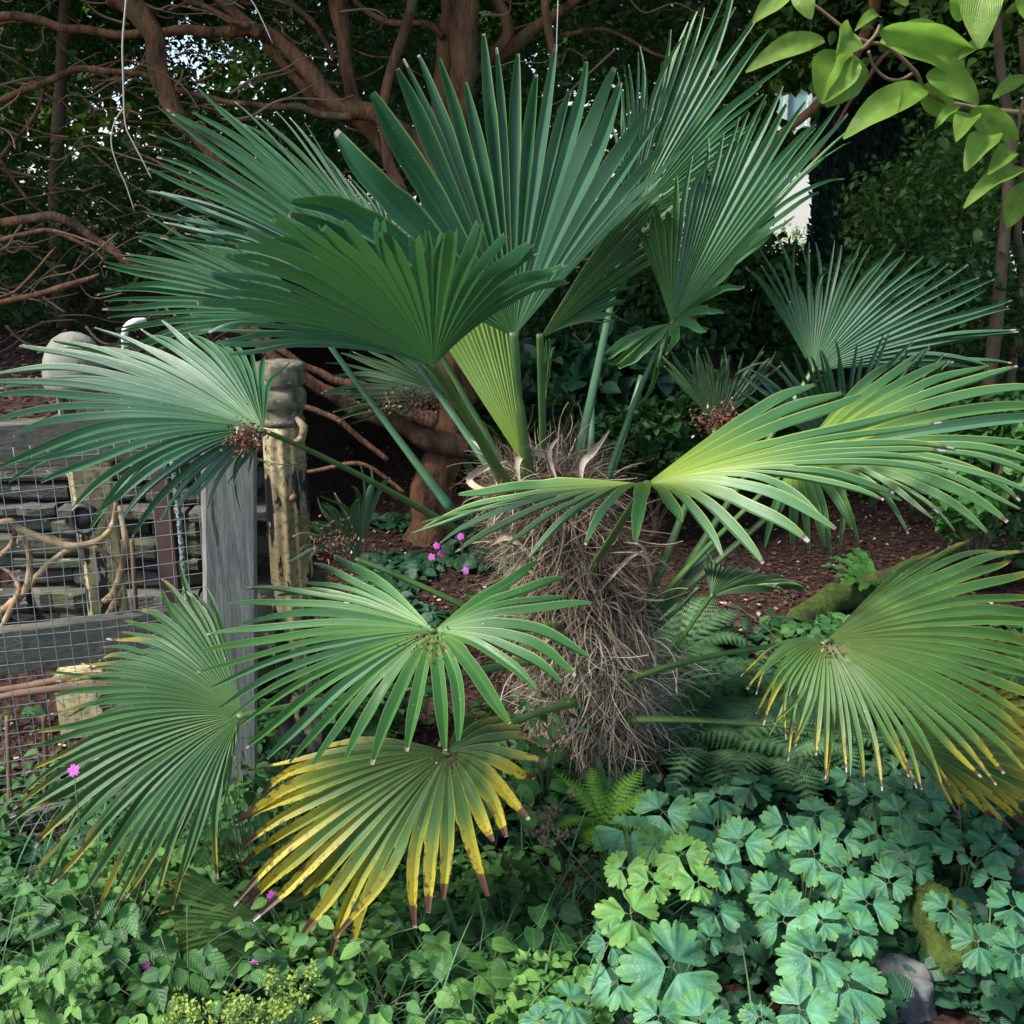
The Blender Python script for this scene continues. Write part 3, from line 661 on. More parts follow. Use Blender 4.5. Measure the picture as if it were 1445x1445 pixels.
mb = MB(); a = P(246, 650, 2.75); b = P(248, 900, 2.75); a.x = b.x; a.y = b.y; beam(mb, b, a, .05, .02, .001, 6, up=Vector((0, -1, 0))); tag(mb.build('wooden_stake', M['redboard'], smooth=False), 'narrow dark red board upright behind the mesh', 'stake')
mb = MB()
for pts in (((-10, 975), (40, 968), (110, 955), (200, 952)), ((-10, 985), (50, 975), (130, 968), (190, 962))): px_tube(mb, pts, [5, 6, 6, 4], 2.55)
tag(mb.build('fallen_branch', M['rust']), 'rusty brown branch lying level behind the mesh under the lower rail', 'branch')
for k, (x0, x1) in enumerate(((10, 16), (62, 55))):
    mb = MB(); px_tube(mb, [(x0, 1010), (x0 + 3, 1100), (x1, 1230)], [4, 4, 4], 2.5, .1); tag(mb.build('wooden_stake', M['rust']), ['rust-coloured stake at the left frame edge behind the lower mesh', 'rust-coloured stake second from the left edge behind the lower mesh'][k], 'stake')
mb = MB(); q = P(118, 985, 2.72); box(mb, q, .13, .09, .17, jit=.012)
tag(mb.build('cream_block', M['postpaint'], smooth=False), 'cream painted block on the soil behind the lower mesh', 'block')
mb = MB(); px_tube(mb, [(177, 500), (176, 472), (180, 460), (190, 454), (205, 453)], [5, 5, 5, 5, 5], 3.2, .05)
tag(mb.build('curved_pipe', M['white']), 'white curved pipe end standing beyond the wall at left', 'pipe')

# ---------------------------------------------------------------- THE PALM
TB = P(855, 1090, 2.75); TB.z = 0
palm = empty('fan_palm', TB, 'large fan palm with many pleated fronds on a short hairy trunk', 'palm')
TT = P(765, 665, 2.70)
axis = [TB, TB.lerp(TT, .4) + Vector((.03, 0, 0)), TB.lerp(TT, .75) + Vector((.03, 0, 0)), TT]
ax = catmull(axis, 8)
mb = MB(); tube(mb, ax, [.09, .105, .115, .105, .085, .07, .045], 24, 1, .25, 9); trunk = mb.build('trunk', M['core'], palm)
mb = MB()
def strand(p, v, n, step, wd, rnd, curl=.5, grav=.25):
    V = []; F = []; side = v.cross(Vector((0, 0, 1)) + Vector(rng.normal(size=3)) * .5).normalized()
    sd_ = random.uniform(0, 100)
    for i in range(n + 1):
        k = wd * (1 - .7 * i / n)
        V += [p - side * k, p + side * k]
        v = (v + Vector((noise.noise(p * 6 + Vector((sd_, 0, 0))), noise.noise(p * 6 + Vector((0, sd_, 9))), noise.noise(p * 6 + Vector((3, sd_, 0))))) * curl + Vector((0, 0, -grav * .3))).normalized()
        p = p + v * step
    for i in range(n): F.append((2*i, 2*i+1, 2*i+3, 2*i+2))
    mb.add(V, F, rnd=rnd)
for i in range(9000):
    u = random.random() ** .9; k = int(u * (len(ax) - 1)); c = ax[k]; th = random.uniform(0, 6.283)
    R = float(np.interp(u, [0, .2, .45, .65, .85, 1], [.09, .115, .14, .11, .085, .055])) * random.uniform(.8, 1.1)
    o_ = Vector((math.cos(th), math.sin(th), 0)); p = c + o_ * R; tg = Vector((-o_.y, o_.x, 0))
    low = u < .6
    v = (o_ * random.uniform(.1, .9) + tg * random.uniform(-1, 1) + Vector((0, 0, random.uniform(-1, .5) if low else random.uniform(-.2, 1.2)))).normalized()
    strand(p, v, 10, random.uniform(.010, .025), random.choice([.0007, .0009, .0012, .0016, .003]), min(1, random.random() ** 1.3 * (1.0 if u < .5 else .45)), .55, .35)
mb.build('fibre', M['fibre'], trunk)
mb = MB()
for pts, wd in ((((715, 690), (680, 690), (662, 676), (690, 658), (715, 650)), 5), (((735, 690), (730, 655), (742, 640), (770, 643), (795, 672)), 5.5), (((820, 690), (822, 655), (840, 635), (860, 607)), 5),
                (((880, 765), (905, 770), (915, 800), (920, 830)), 2.5), (((860, 780), (900, 780), (925, 800)), 2), (((700, 690), (695, 650), (665, 620)), 4), (((790, 690), (775, 640), (790, 615)), 3), (((860, 850), (875, 860), (880, 930)), 2.5), (((765, 800), (720, 760), (690, 770)), 4), (((850, 830), (885, 790), (910, 775)), 3), (((770, 830), (740, 800), (720, 810)), 3)):
    q = catmull([P(a, b, 2.56 + .02 * i) for i, (a, b) in enumerate(pts)], 5); V = []; F = []
    for i, p in enumerate(q):
        k = wd * mpp(2.6) * math.sin(math.pi * (i + .6) / (len(q) + .2)); t = (q[min(i + 1, len(q)-1)] - q[max(i-1, 0)]).normalized(); s_ = t.cross(Vector((.2, -1, .3 + .5 * math.sin(i * .4)))).normalized()
        V += [p - s_ * k, p + Vector((0, .004, 0)), p + s_ * k]
    for i in range(len(q) - 1): F += [(3*i, 3*i+1, 3*i+4, 3*i+3), (3*i+1, 3*i+2, 3*i+5, 3*i+4)]
    mb = MB(); mb.add(V, F); mb.build('dry_sheath', M['ribbon'], trunk)

CR = P(775, 720, 2.70)
def frond(hub, tips, N, mat, start=None, sag=.0, split=.55, fold=.42, bow=.06, pet='petiole', pw=8.5, wave=.012, tipjit=.015, label=None, seed=0, hsmax=.021, dy=None, nseg=18, blunt=.74, pin=None, lenj=.03, prad=True):
    R = random.Random(seed + 11)
    H = P(*hub); Y = hub[2]
    T3 = []; B = []
    for q in tips:
        T3.append(P(q[0], q[1], Y + (q[2] if len(q) > 2 else 0))); B.append(q[3] if len(q) > 3 else bow)
    dirs = [(t - H).normalized() for t in T3]; cum = [0]
    for i in range(1, len(T3)): cum.append(cum[-1] + max(.01, dirs[i].angle(dirs[i - 1], 0)))
    tot = cum[-1]; TA = np.array([list(t) for t in T3]); cum = np.array(cum) / tot; BA = np.array(B)
    if N == 0:
        N = len(T3); cum = (np.arange(N) + .5) / N
    def at(u):
        j = int(np.searchsorted(cum, u, side='right') - 1); j = min(max(j, 0), len(cum) - 2)
        f = (u - cum[j]) / (cum[j + 1] - cum[j]); p1, p2 = TA[j], TA[j + 1]; p0 = TA[max(j - 1, 0)]; p3 = TA[min(j + 2, len(TA) - 1)]
        m1 = (p2 - p0) * .5; m2 = (p3 - p1) * .5
        if f < 0 or f > 1:
            q = p1 + (p2 - p1) * f; return Vector(q), float(BA[j] if f < 0 else BA[j + 1])
        h = (2*f**3-3*f*f+1) * p1 + (f**3-2*f*f+f) * m1 * .6 + (-2*f**3+3*f*f) * p2 + (f**3-f*f) * m2 * .6
        return Vector(h), float(BA[j] * (1 - f) + BA[j + 1] * f)
    cache = {}
    def path(u, t):
        if u not in cache: cache[u] = at(u)
        T, b = cache[u]
        c = H + (T - H) * .52 + Vector((0, 0, b))
        return H * (1 - t) ** 2 + c * 2 * t * (1 - t) + T * t * t
    LM = max((t - H).length for t in T3)
    mb = MB()
    for i in range(N):
        uL, uC, uR = i / N, (i + .5) / N, (i + 1) / N
        rnd = R.random(); sp = split * R.uniform(.82, 1.15); ln = 1 - R.random() * lenj * 1.5
        jit = Vector((R.gauss(0, 1), R.gauss(0, 1), R.gauss(0, 1))) * tipjit
        if R.random() < .14: jit = jit * 2.4
        VL = []; VR = []; CL = []; CRr = []; UL = []; UR = []
        hm = hsmax * (.42 + .58 * (path(uC, 1) - H).length / LM)
        hl0 = min((path(uL, sp) - path(uC, sp)).length, hm); hr0 = min((path(uR, sp) - path(uC, sp)).length, hm)
        ph = R.uniform(0, 6.28)
        for k in range(nseg + 1):
            tt = .015 + (1 - .015) * k / nseg; t = tt * ln
            C = path(uC, t); l = path(uL, t) - C; r = path(uR, t) - C
            tan = (path(uC, min(t + .02, 1)) - path(uC, t - .015)).normalized()
            if tt > sp:
                x = (tt - sp) / (1 - sp); y = max(0, (tt - .68) / .32)
                pf = (1 + .06 * x) * (1 - blunt * y ** (1.9 if blunt > .7 else 3))
                s = x * x; C = C + jit * s + Vector((0, 0, wave * math.sin(ph + x * 5) * x * .5))
                l = l.normalized() * hl0 * pf; r = r.normalized() * hr0 * pf
                l = l - tan * l.dot(tan); r = r - tan * r.dot(tan)
            else:
                if l.length > hm * 1.25: l = l.normalized() * hm * 1.25
                if r.length > hm * 1.25: r = r.normalized() * hm * 1.25
            nrm = tan.cross(r - l)
            nrm = nrm.normalized() if nrm.length > 1e-9 else Vector((0, 0, 1))
            if nrm.z < 0: nrm = -nrm
            f_ = 1.75 * fold * (l.length + r.length) * .5
            x = max(0, (tt - sp) / (1 - sp)); f_ *= 1 + .7 * x
            Cd = C - nrm * f_ * .6; e = nrm * f_ * .4
            VL += [C + l + e, C + l * .5 - nrm * f_ * .18, Cd]; VR += [Cd, C + r * .5 - nrm * f_ * .18, C + r + e]
            CL += [(tt, 1, rnd), (tt, .5, rnd), (tt, 0, rnd)]; CRr += [(tt, 0, rnd), (tt, .5, rnd), (tt, 1, rnd)]
            uu = rnd * 37
            UL += [(uu - 1, tt), (uu - .5, tt), (uu, tt)]; UR += [(uu, tt), (uu + .5, tt), (uu + 1, tt)]
        F = []
        for k in range(nseg): F += [(3*k, 3*k+1, 3*k+4, 3*k+3), (3*k+1, 3*k+2, 3*k+5, 3*k+4)]
        # wind faces so that the front is the upper side
        a_, b_, c_ = VL[3*8], VL[3*8+1], VL[3*9]
        if (b_ - a_).cross(c_ - a_).z < 0: F = [tuple(reversed(f)) for f in F]
        mb.add(VL, F, cols=CL, uvs=UL); mb.add(VR, F, cols=CRr, uvs=UR)
    bl = mb.build('frond', M[mat], palm)
    if label: bl['label'] = label
    if start is not None:
        S = P(*start) if len(start) == 3 else start; mid = S.lerp(H, .5) + Vector((0, 0, sag))
        if pin: mid = P(*pin)
        q = bez(S, mid, H, 18); e_ = (H - q[-2]).normalized(); q.append(H + e_ * .012)
        mb = MB(); r = pw * mpp(2.3); tube(mb, q, [r * 1.5, r * 1.05, r * .85, r * .75, r * .7], 8, .55, ref=(0, -.3, 1)); mb.build('petiole', M[pet], bl)
    return H

# A: big upright centre frond
frond((725, 476, 2.50), [(372, 330, -.24), (392, 300, -.22), (416, 255, -.2), (448, 183, -.16), (512, 130, -.1), (556, 86, -.06), (572, 78, -.04), (588, 74, -.02), (617, 68, 0), (655, 110, .01), (677, 44, .03), (703, 52, .04), (722, 62, .05), (757, 95, .06), (781, 66, .05), (812, 100, .05), (824, 85, .05), (842, 66, .04), (871, 105, 0), (889, 120, -.03), (924, 150, -.06), (930, 175, -.08), (948, 202, -.1), (952, 222, -.12), (940, 250, -.13)], 0, 'blue', (748, 700, 2.66), split=.66, bow=.035, fold=.45, hsmax=.031, pw=11, tipjit=.010, label='tall upright blue-green frond at the centre, split tips against the trees', seed=1, pin=(732, 560, 2.5))
# A2: dark right continuation, its own frond
frond((762, 478, 2.62), [(905, 262, .0), (942, 262, .02), (962, 285, .04), (948, 318, .05), (968, 345, .06), (925, 375, .06), (908, 398, .05), (885, 432, .02), (875, 448, 0), (860, 455, -.02)], 18, 'mid', (768, 690, 2.72), split=.7, bow=.03, seed=2, hsmax=.02, label='half-hidden frond right of the central one with pale heart', pin=(765, 580, 2.65))
# B: front left-centre, seen from below
frond((612, 517, 2.12), [(318, 503, -.16), (300, 494, -.18), (296, 482, -.2), (284, 472, -.21), (276, 462, -.22), (268, 450, -.23), (268, 438, -.24), (274, 424, -.27), (280, 410, -.29), (290, 396, -.3), (300, 380, -.31), (310, 364, -.32), (322, 350, -.34), (336, 338, -.35), (352, 322, -.38), (370, 312, -.40), (392, 309, -.42), (418, 312, -.43), (445, 320, -.45), (478, 318, -.46), (510, 322, -.47), (543, 324, -.47), (575, 320, -.48), (610, 321, -.48), (613, 340, -.48), (648, 323, -.47), (682, 329, -.46), (713, 337, -.44), (743, 347, -.42), (764, 355, -.4), (784, 370, -.36), (800, 382, -.33), (805, 396, -.30)],
      0, 'glossy', (722, 700, 2.62), split=.60, bow=.06, fold=.5, hsmax=.0165, pw=11, seed=3, blunt=.5, tipjit=.006, lenj=.01, label='broad frond left of centre seen from below, tips curling over', pin=(665, 590, 2.35))
# C: large upper left
frond((592, 448, 2.72), [(235, 350, -.02), (224, 335, .0), (212, 318, .0), (205, 303, .0), (197, 267, .0), (206, 258, 0), (208, 248, 0), (198, 220, .02), (204, 201, .03), (214, 190, .03), (203, 175, .05), (227, 162, .06), (246, 148, .08), (268, 132, .1), (279, 128, .1), (292, 130, .1), (312, 137, .12), (328, 150, .12), (345, 146, .13), (370, 148, .14), (395, 170, .14), (418, 176, .16), (436, 205, .17), (458, 216, .17), (478, 235, .18), (500, 240, .18), (520, 262, .18), (545, 278, .18), (575, 300, .18), (600, 310, .18)], 42, 'blue', (735, 700, 2.72), split=.55, bow=.07, fold=.4, seed=4, label='large frond at upper left raised towards the trees', hsmax=.019)
# D: behind at left
frond((440, 452, 2.95), [(215, 500, -.1), (165, 487, -.08), (146, 458, -.05), (140, 413, 0), (134, 401, 0), (135, 378, .02), (153, 362, .04), (157, 352, .05), (184, 342, .07), (197, 330, .08), (210, 316, .1), (255, 306, .12), (310, 310, .14)],
      24, 'blue', (640, 722, 2.8), split=.55, bow=.05, seed=5, pet='petiole_blue', label='shaded frond at left behind the larger ones', pin=(545, 600, 2.85))
# E: left frond over the fence
frond((372, 608, 1.98), [(352, 664, -.02, .01), (328, 684, -.04, .02), (296, 708, -.06, .03), (264, 726, -.1, .05), (222, 735, -.14, .06), (183, 746, -.17, .07), (145, 736, -.2, .08), (103, 724, -.2, .08), (76, 706, -.2, .08), (50, 697, -.2, .08), (27, 677, -.18, .08), (6, 652, -.16), (-15, 622, -.14), (-25, 592, -.1), (-25, 562, -.06), (-18, 542, -.02), (-5, 520, .02), (8, 502, .06), (23, 487, .1), (58, 487, .14), (112, 474, .18), (150, 476, .2), (190, 478, .22), (222, 474, .25), (262, 470, .28), (285, 474, .3), (326, 475, .3, .03), (352, 488, .27, .02), (388, 511, .2, .01)], 40, 'blue', (640, 745, 2.62), sag=.02, split=.5, bow=.07, fold=.38, seed=6, label='wide frond reaching left over the timber fence with brown litter at its heart', hsmax=.018, pin=(480, 650, 2.25))
# F: right of centre, lime heart
frond((912, 683, 2.05), [(640, 695, .35, .01), (590, 735, .32, .03), (572, 752, .28, .045), (590, 757, .24, .05), (615, 758, .2, .055), (642, 776, .12, .06), (716, 775, .02, .065), (758, 776, -.06, .07), (826, 774, -.16, .085), (896, 770, -.2, .075), (967, 772, -.22, .075), (1022, 789, -.24, .08), (1079, 797, -.25, .085), (1137, 779, -.24, .085), (1176, 746, -.2, .08), (1226, 724, -.16, .09), (1262, 708, -.12, .08), (1290, 692, -.08, .07), (1336, 666, -.03, .06), (1341, 650, .02, .05), (1335, 636, .06, .05), (1346, 618, .12, .04), (1340, 597, .18, .04), (1316, 583, .24, .03), (1232, 561, .32, .03), (1190, 546, .38, .02), (1156, 534, .42, .02)], 0, 'lime', (812, 840, 2.68), split=.48, bow=.05, fold=.4, seed=7, label='large lime-hearted frond spreading right of the trunk with drooping tips', pin=(875, 740, 2.4), hsmax=.0215, tipjit=.01)
# G: centre low
frond((612, 890, 1.85), [(474, 789, .25, .03), (441, 802, .22, .03), (421, 817, .2, .04), (400, 833, .18, .04), (368, 834, .15, .05), (337, 855, .12, .05), (327, 876, .1, .05), (290, 905, .06, .05), (272, 932, .03, .05), (277, 955, .0, .05), (287, 974, -.02, .05), (296, 1000, -.04, .05), (324, 1010, -.06, .05), (331, 1034, -.08, .06), (351, 1054, -.1, .06), (372, 1077, -.12, .06), (401, 1083, -.13, .05), (436, 1086, -.15, .05), (483, 1073, -.17, .055), (532, 1070, -.18, .055), (575, 1067, -.19, .055), (628, 1056, -.19, .055), (672, 1046, -.19, .055), (715, 1024, -.18, .05), (764, 978, -.15, .06), (795, 973, -.12, .06), (824, 940, -.08, .05), (820, 906, -.02, .045), (834, 862, .05, .04), (800, 838, .1, .03), (800, 815, .15, .02), (768, 801, .2, .02)], 0, 'mid', (790, 880, 2.6), sag=-.02, split=.42, bow=.06, fold=.45, tipjit=.008, seed=8, label='fresh green frond low at the centre shaped like an open fan', hsmax=.0185, lenj=.02)
# H: small folded behind
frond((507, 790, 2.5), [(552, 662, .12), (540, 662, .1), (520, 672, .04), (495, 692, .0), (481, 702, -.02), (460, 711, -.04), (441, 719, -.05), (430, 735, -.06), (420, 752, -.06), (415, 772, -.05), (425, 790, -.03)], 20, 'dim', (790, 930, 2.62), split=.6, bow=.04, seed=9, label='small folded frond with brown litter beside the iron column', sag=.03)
# I: low left
frond((342, 1010, 1.90), [(301, 838, .22), (282, 828, .24), (258, 826, .24), (225, 838, .22), (185, 871, .18), (171, 892, .15), (138, 914, .12), (117, 941, .08), (81, 972, .04), (77, 1009, .0), (47, 1046, -.04), (34, 1090, -.08), (21, 1120, -.1), (17, 1150, -.12), (23, 1191, -.14), (28, 1229, -.16), (42, 1239, -.17), (75, 1228, -.18), (79, 1258, -.2), (98, 1281, -.21), (132, 1282, -.22), (158, 1282, -.22), (182, 1281, -.22), (207, 1275, -.22), (241, 1266, -.21), (270, 1253, -.2), (298, 1236, -.18), (311, 1188, -.15), (327, 1137, -.1)], 48, 'lowleft', (760, 930, 2.6), split=.60, bow=.09, fold=.45, seed=10, label='large drooping frond at lower left in front of the wire mesh', hsmax=.0125)
# J: yellowing
frond((632, 1062, 1.85), [(400, 1072, .05), (352, 1094, .02), (343, 1112, .0), (341, 1146, -.03), (333, 1171, -.05), (334, 1199, -.07), (337, 1233, -.09), (334, 1256, -.11), (347, 1284, -.13), (360, 1308, -.15), (380, 1333, -.16), (423, 1346, -.18), (445, 1354, -.18), (479, 1354, -.19), (521, 1320, -.19), (557, 1308, -.19), (600, 1288, -.19), (632, 1265, -.18), (673, 1241, -.17), (697, 1213, -.16), (725, 1184, -.14), (742, 1160, -.12), (760, 1120, -.09), (777, 1100, -.06), (767, 1060, -.0), (752, 1037, .05), (735, 1020, .1), (690, 1010, .14)], 0, 'yellow', (820, 990, 2.6), sag=.03, split=.58, bow=.06, fold=.42, seed=12, label='yellowing frond with brown blotched tips at bottom centre', hsmax=.021)
# K: lower right
frond((1165, 905, 1.95), [(1310, 770, .3, .02), (1360, 762, .28, .02), (1400, 765, .25), (1450, 790, .2), (1490, 830, .14), (1520, 880, .08), (1530, 940, .02), (1530, 990, -.04), (1500, 1040, -.1), (1470, 1070, -.13), (1443, 1088, -.15), (1400, 1103, -.17), (1366, 1117, -.18), (1326, 1119, -.19), (1285, 1114, -.2), (1249, 1115, -.2), (1211, 1103, -.2), (1173, 1095, -.2), (1137, 1083, -.19), (1106, 1062, -.17), (1080, 1031, -.15), (1064, 1000, -.12), (1054, 970, -.08), (1048, 945, -.04)], 48, 'olive', (860, 970, 2.66), sag=.05, split=.5, bow=.065, fold=.42, seed=13, label='olive frond at lower right with yellow brown-tipped fingers', hsmax=.013, pw=9)
# L: right behind F
frond((1120, 655, 2.5), [(1270, 500, .3), (1340, 505, .25), (1405, 521, .2), (1445, 530, .15), (1480, 548, .1), (1500, 585, .05), (1505, 625, .0), (1490, 660, -.1), (1443, 708, -.2, .12), (1443, 740, -.25, .13), (1418, 765, -.28, .13), (1370, 765, -.28, .12), (1329, 738, -.28, .11), (1282, 746, -.3, .11), (1231, 763, -.3, .11), (1172, 779, -.3, .1), (1136, 786, -.3, .09), (1100, 780, -.28, .07), (1071, 765, -.25, .05)], 30, 'lime', (900, 880, 2.72), split=.5, bow=.08, fold=.42, seed=14, label='yellow-green frond at right behind the lime-hearted one with arching tips', sag=.03, hsmax=.021)
# M: back right
frond((1146, 524, 2.95), [(1052, 384, .1), (1064, 374, .1), (1074, 357, .1), (1097, 350, .12), (1121, 347, .12), (1145, 349, .12), (1177, 345, .12), (1205, 342, .12), (1232, 342, .1), (1262, 347, .08), (1293, 354, .06), (1322, 364, .04), (1353, 375, .02), (1390, 383, .0), (1413, 400, -.02), (1430, 425, -.04), (1443, 453, -.06), (1445, 471, -.06), (1443, 488, -.06), (1430, 508, -.05), (1400, 522, -.04), (1370, 532, -.02)], 36, 'blue', (905, 900, 2.78), split=.42, bow=.04, fold=.42, seed=15, label='blue-green frond fanned out at back right', hsmax=.02)
# N: back with litter cup
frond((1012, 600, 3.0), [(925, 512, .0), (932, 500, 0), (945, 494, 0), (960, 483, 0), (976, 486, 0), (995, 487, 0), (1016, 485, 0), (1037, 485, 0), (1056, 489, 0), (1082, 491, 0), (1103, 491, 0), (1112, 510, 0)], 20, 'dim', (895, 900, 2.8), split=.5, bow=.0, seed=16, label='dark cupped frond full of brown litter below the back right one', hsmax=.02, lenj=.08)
frond((1185, 640, 2.75), [(1028, 550, 0), (1032, 540, 0), (1048, 529, 0), (1068, 516, 0), (1090, 508, 0), (1120, 502, 0), (1155, 500, .02), (1190, 492, .02), (1219, 489, .02), (1250, 478, .02), (1285, 492, .0), (1320, 505, -.02), (1352, 509, -.04), (1375, 530, -.06)], 24, 'blue', (900, 890, 2.78), split=.45, bow=.01, seed=17, label='upright short-fingered frond between the two right hand fans', hsmax=.02)
# O: upper right upright
frond((885, 320, 2.85), [(865, 175, .0), (878, 106, .0), (889, 98, .0), (904, 79, .02), (923, 56, .04), (946, 46, .05), (961, 31, .06), (981, 15, .08), (1003, 4, .1), (1028, -10, .1), (1052, -18, .1), (1072, -10, .1), (1083, 8, .1), (1086, 30, .08), (1084, 53, .06), (1083, 93, .04), (1084, 121, .02), (1078, 150, .0), (1068, 197, -.02), (1042, 226, -.04), (1021, 257, -.05), (1000, 285, -.05), (976, 305, -.05)],
      38, 'mid', (800, 720, 2.75), split=.55, bow=.03, fold=.45, seed=18, label='tall frond at upper right rising to the top edge', hsmax=.022, pet='petiole_blue', pin=(835, 560, 2.75))
# P: right upper, with small drooping skirt
frond((947, 456, 2.55), [(900, 318, 0), (912, 300, 0.01), (925, 285, 0.02), (940, 262, 0.03), (955, 245, 0.04), (970, 225, 0.05), (985, 210, 0.06), (1000, 195, 0.08), (1015, 183, 0.09), (1030, 172, 0.1), (1045, 162, 0.11), (1060, 152, 0.12), (1075, 143, 0.12), (1090, 133, 0.12), (1104, 124, 0.12), (1119, 139, 0.11), (1135, 150, 0.1), (1150, 158, 0.09), (1161, 162, 0.08), (1182, 160, 0.07), (1201, 162, 0.06), (1203, 172, 0.04), (1195, 183, 0.03), (1184, 193, 0.02), (1178, 208, 0.01), (1175, 222, 0), (1156, 261, -0.02), (1128, 299, -0.04), (1096, 335, -0.05), (1064, 370, -0.06), (1045, 402, -0.06), (1015, 438, -.06, .02), (989, 472, -.06, .03), (958, 499, -.06, .03), (925, 520, -.06, .03), (916, 582, -.06, .02), (874, 533, -.08, .03), (858, 529, -.08, .03), (850, 517, -.08, .03), (848, 502, -.06, .02)], 0, 'mid', (838, 740, 2.7), split=.66, bow=.03, fold=.5, seed=19, label='frond leaning to upper right with a skirt of short drooping fingers', hsmax=.022, pet='petiole_blue', pin=(890, 560, 2.6))
# Q: unfolding young frond
frond((738, 655, 2.64), [(585, 420, .02), (605, 395, .02), (632, 380, .02), (660, 370, .02), (690, 372, .03), (715, 385, .04), (728, 400, .05)], 17, 'young', (742, 700, 2.66), split=.8, bow=.0, fold=.6, seed=20, label='pale yellow-green young frond still unfolding at the crown', pw=11, tipjit=.004)
frond((760, 640, 2.68), [(768, 478, .0), (776, 470, .0), (782, 484, .0)], 3, 'mid', (757, 690, 2.7), split=.85, bow=.0, fold=.8, seed=21, label='narrow closed frond spear standing in the crown', hsmax=.012, tipjit=.002)
# R: dark with litter, behind B
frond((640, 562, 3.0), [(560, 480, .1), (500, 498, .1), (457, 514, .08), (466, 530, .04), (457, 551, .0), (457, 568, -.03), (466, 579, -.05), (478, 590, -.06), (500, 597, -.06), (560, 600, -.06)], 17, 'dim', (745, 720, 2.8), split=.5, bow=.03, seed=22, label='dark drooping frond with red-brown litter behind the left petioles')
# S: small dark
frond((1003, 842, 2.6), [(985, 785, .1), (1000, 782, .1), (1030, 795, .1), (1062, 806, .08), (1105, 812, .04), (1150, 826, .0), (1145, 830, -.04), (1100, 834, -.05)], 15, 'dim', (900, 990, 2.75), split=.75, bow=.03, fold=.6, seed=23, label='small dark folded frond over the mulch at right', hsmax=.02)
# T: low right behind K
frond((1262, 1043, 2.15), [(1330, 960, .1), (1400, 960, .1), (1480, 985, .1), (1520, 1040, .05), (1530, 1090, .0), (1510, 1140, -.04), (1470, 1165, -.06), (1430, 1175, -.08), (1380, 1160, -.08), (1340, 1140, -.08)], 26, 'yellow', (880, 1015, 2.6), sag=.03, split=.75, bow=.05, seed=24, label='low yellowing frond at the right edge beneath the olive one', pw=7)
# U, V: low dark fronds at bottom left
frond((385, 1310, 1.84), [(250, 1215, .06), (225, 1250, .03), (215, 1290, .0), (225, 1330, -.04), (215, 1370, -.08), (190, 1420, -.14), (175, 1455, -.16), (230, 1470, -.18), (280, 1460, -.18)], 24, 'olive', (800, 1060, 2.6), sag=.0, split=.8, bow=.02, seed=25, label='shaded low frond among the weeds at bottom left')
frond((905, 1300, 1.95), [(775, 1375, -.1), (768, 1392, -.12), (775, 1410, -.14), (790, 1425, -.15)], 7, 'dead', (870, 1080, 2.6), split=.85, bow=.01, seed=26, label='dead brown frond lying in the green growth at bottom', pw=5)
# bare extra petioles seen around the crown
for (a, b, c_, pw) in (((590, 515, 2.9), (712, 690, 2.72), (650, 600, 2.8), 7), ((1010, 770, 2.9), (830, 960, 2.7), (930, 860, 2.75), 7), ((985, 830, 2.6), (905, 900, 2.7), (950, 870, 2.7), 6), ((905, 530, 2.9), (850, 700, 2.75), (880, 620, 2.8), 5.5), ((835, 560, 2.9), (826, 690, 2.8), (838, 620, 2.85), 5)):
    mb = MB(); tube(mb, bez(P(*b), P(*c_), P(*a), 14), [pw * 1.3 * mpp(2.6), pw * mpp(2.6), pw * .8 * mpp(2.6)], 8, .55, ref=(0, -.3, 1)); mb.build('petiole', M['petiole_blue'], palm)

# litter caught at the hearts of fronds
def litter(label, c, rx, rz, n, s=.012):
    q = P(*c); p = np.array(q) + rng.normal(size=(n, 3)) * np.array([rx, .02, rz]); p[:, 1] -= .03
    o = scatter('caught_litter', DIAM, p, rng.normal(size=(n, 3)), rng.normal(size=(n, 3)), rng.uniform(.5, 1.2, n) * s, M['debris'], origin=q)
    tag(o, label, 'litter', kind='stuff')
litter('red-brown fallen scales at the heart of the left frond', (353, 612, 1.95), .014, .014, 420, .010)
litter('sparse brown scales at the heart of the low central frond', (610, 895, 1.84), .022, .010, 110, .010)
litter('red-brown scales heaped on the dark frond behind left petioles', (590, 565, 2.92), .06, .018, 520, .013)
litter('brown litter filling the cupped frond at back right', (1013, 590, 2.96), .035, .022, 520, .014)
litter('brown scales on the small folded frond by the iron column', (480, 760, 2.44), .035, .025, 260, .012)
litter('few dark scales at the heart of the olive frond', (1168, 908, 1.94), .014, .008, 60, .010)
litter('few brown scales at the heart of the back right frond', (1155, 525, 2.9), .014, .008, 50, .011)
litter('dark crumbs at the heart of the yellowing frond', (636, 1065, 1.84), .016, .007, 60, .009)

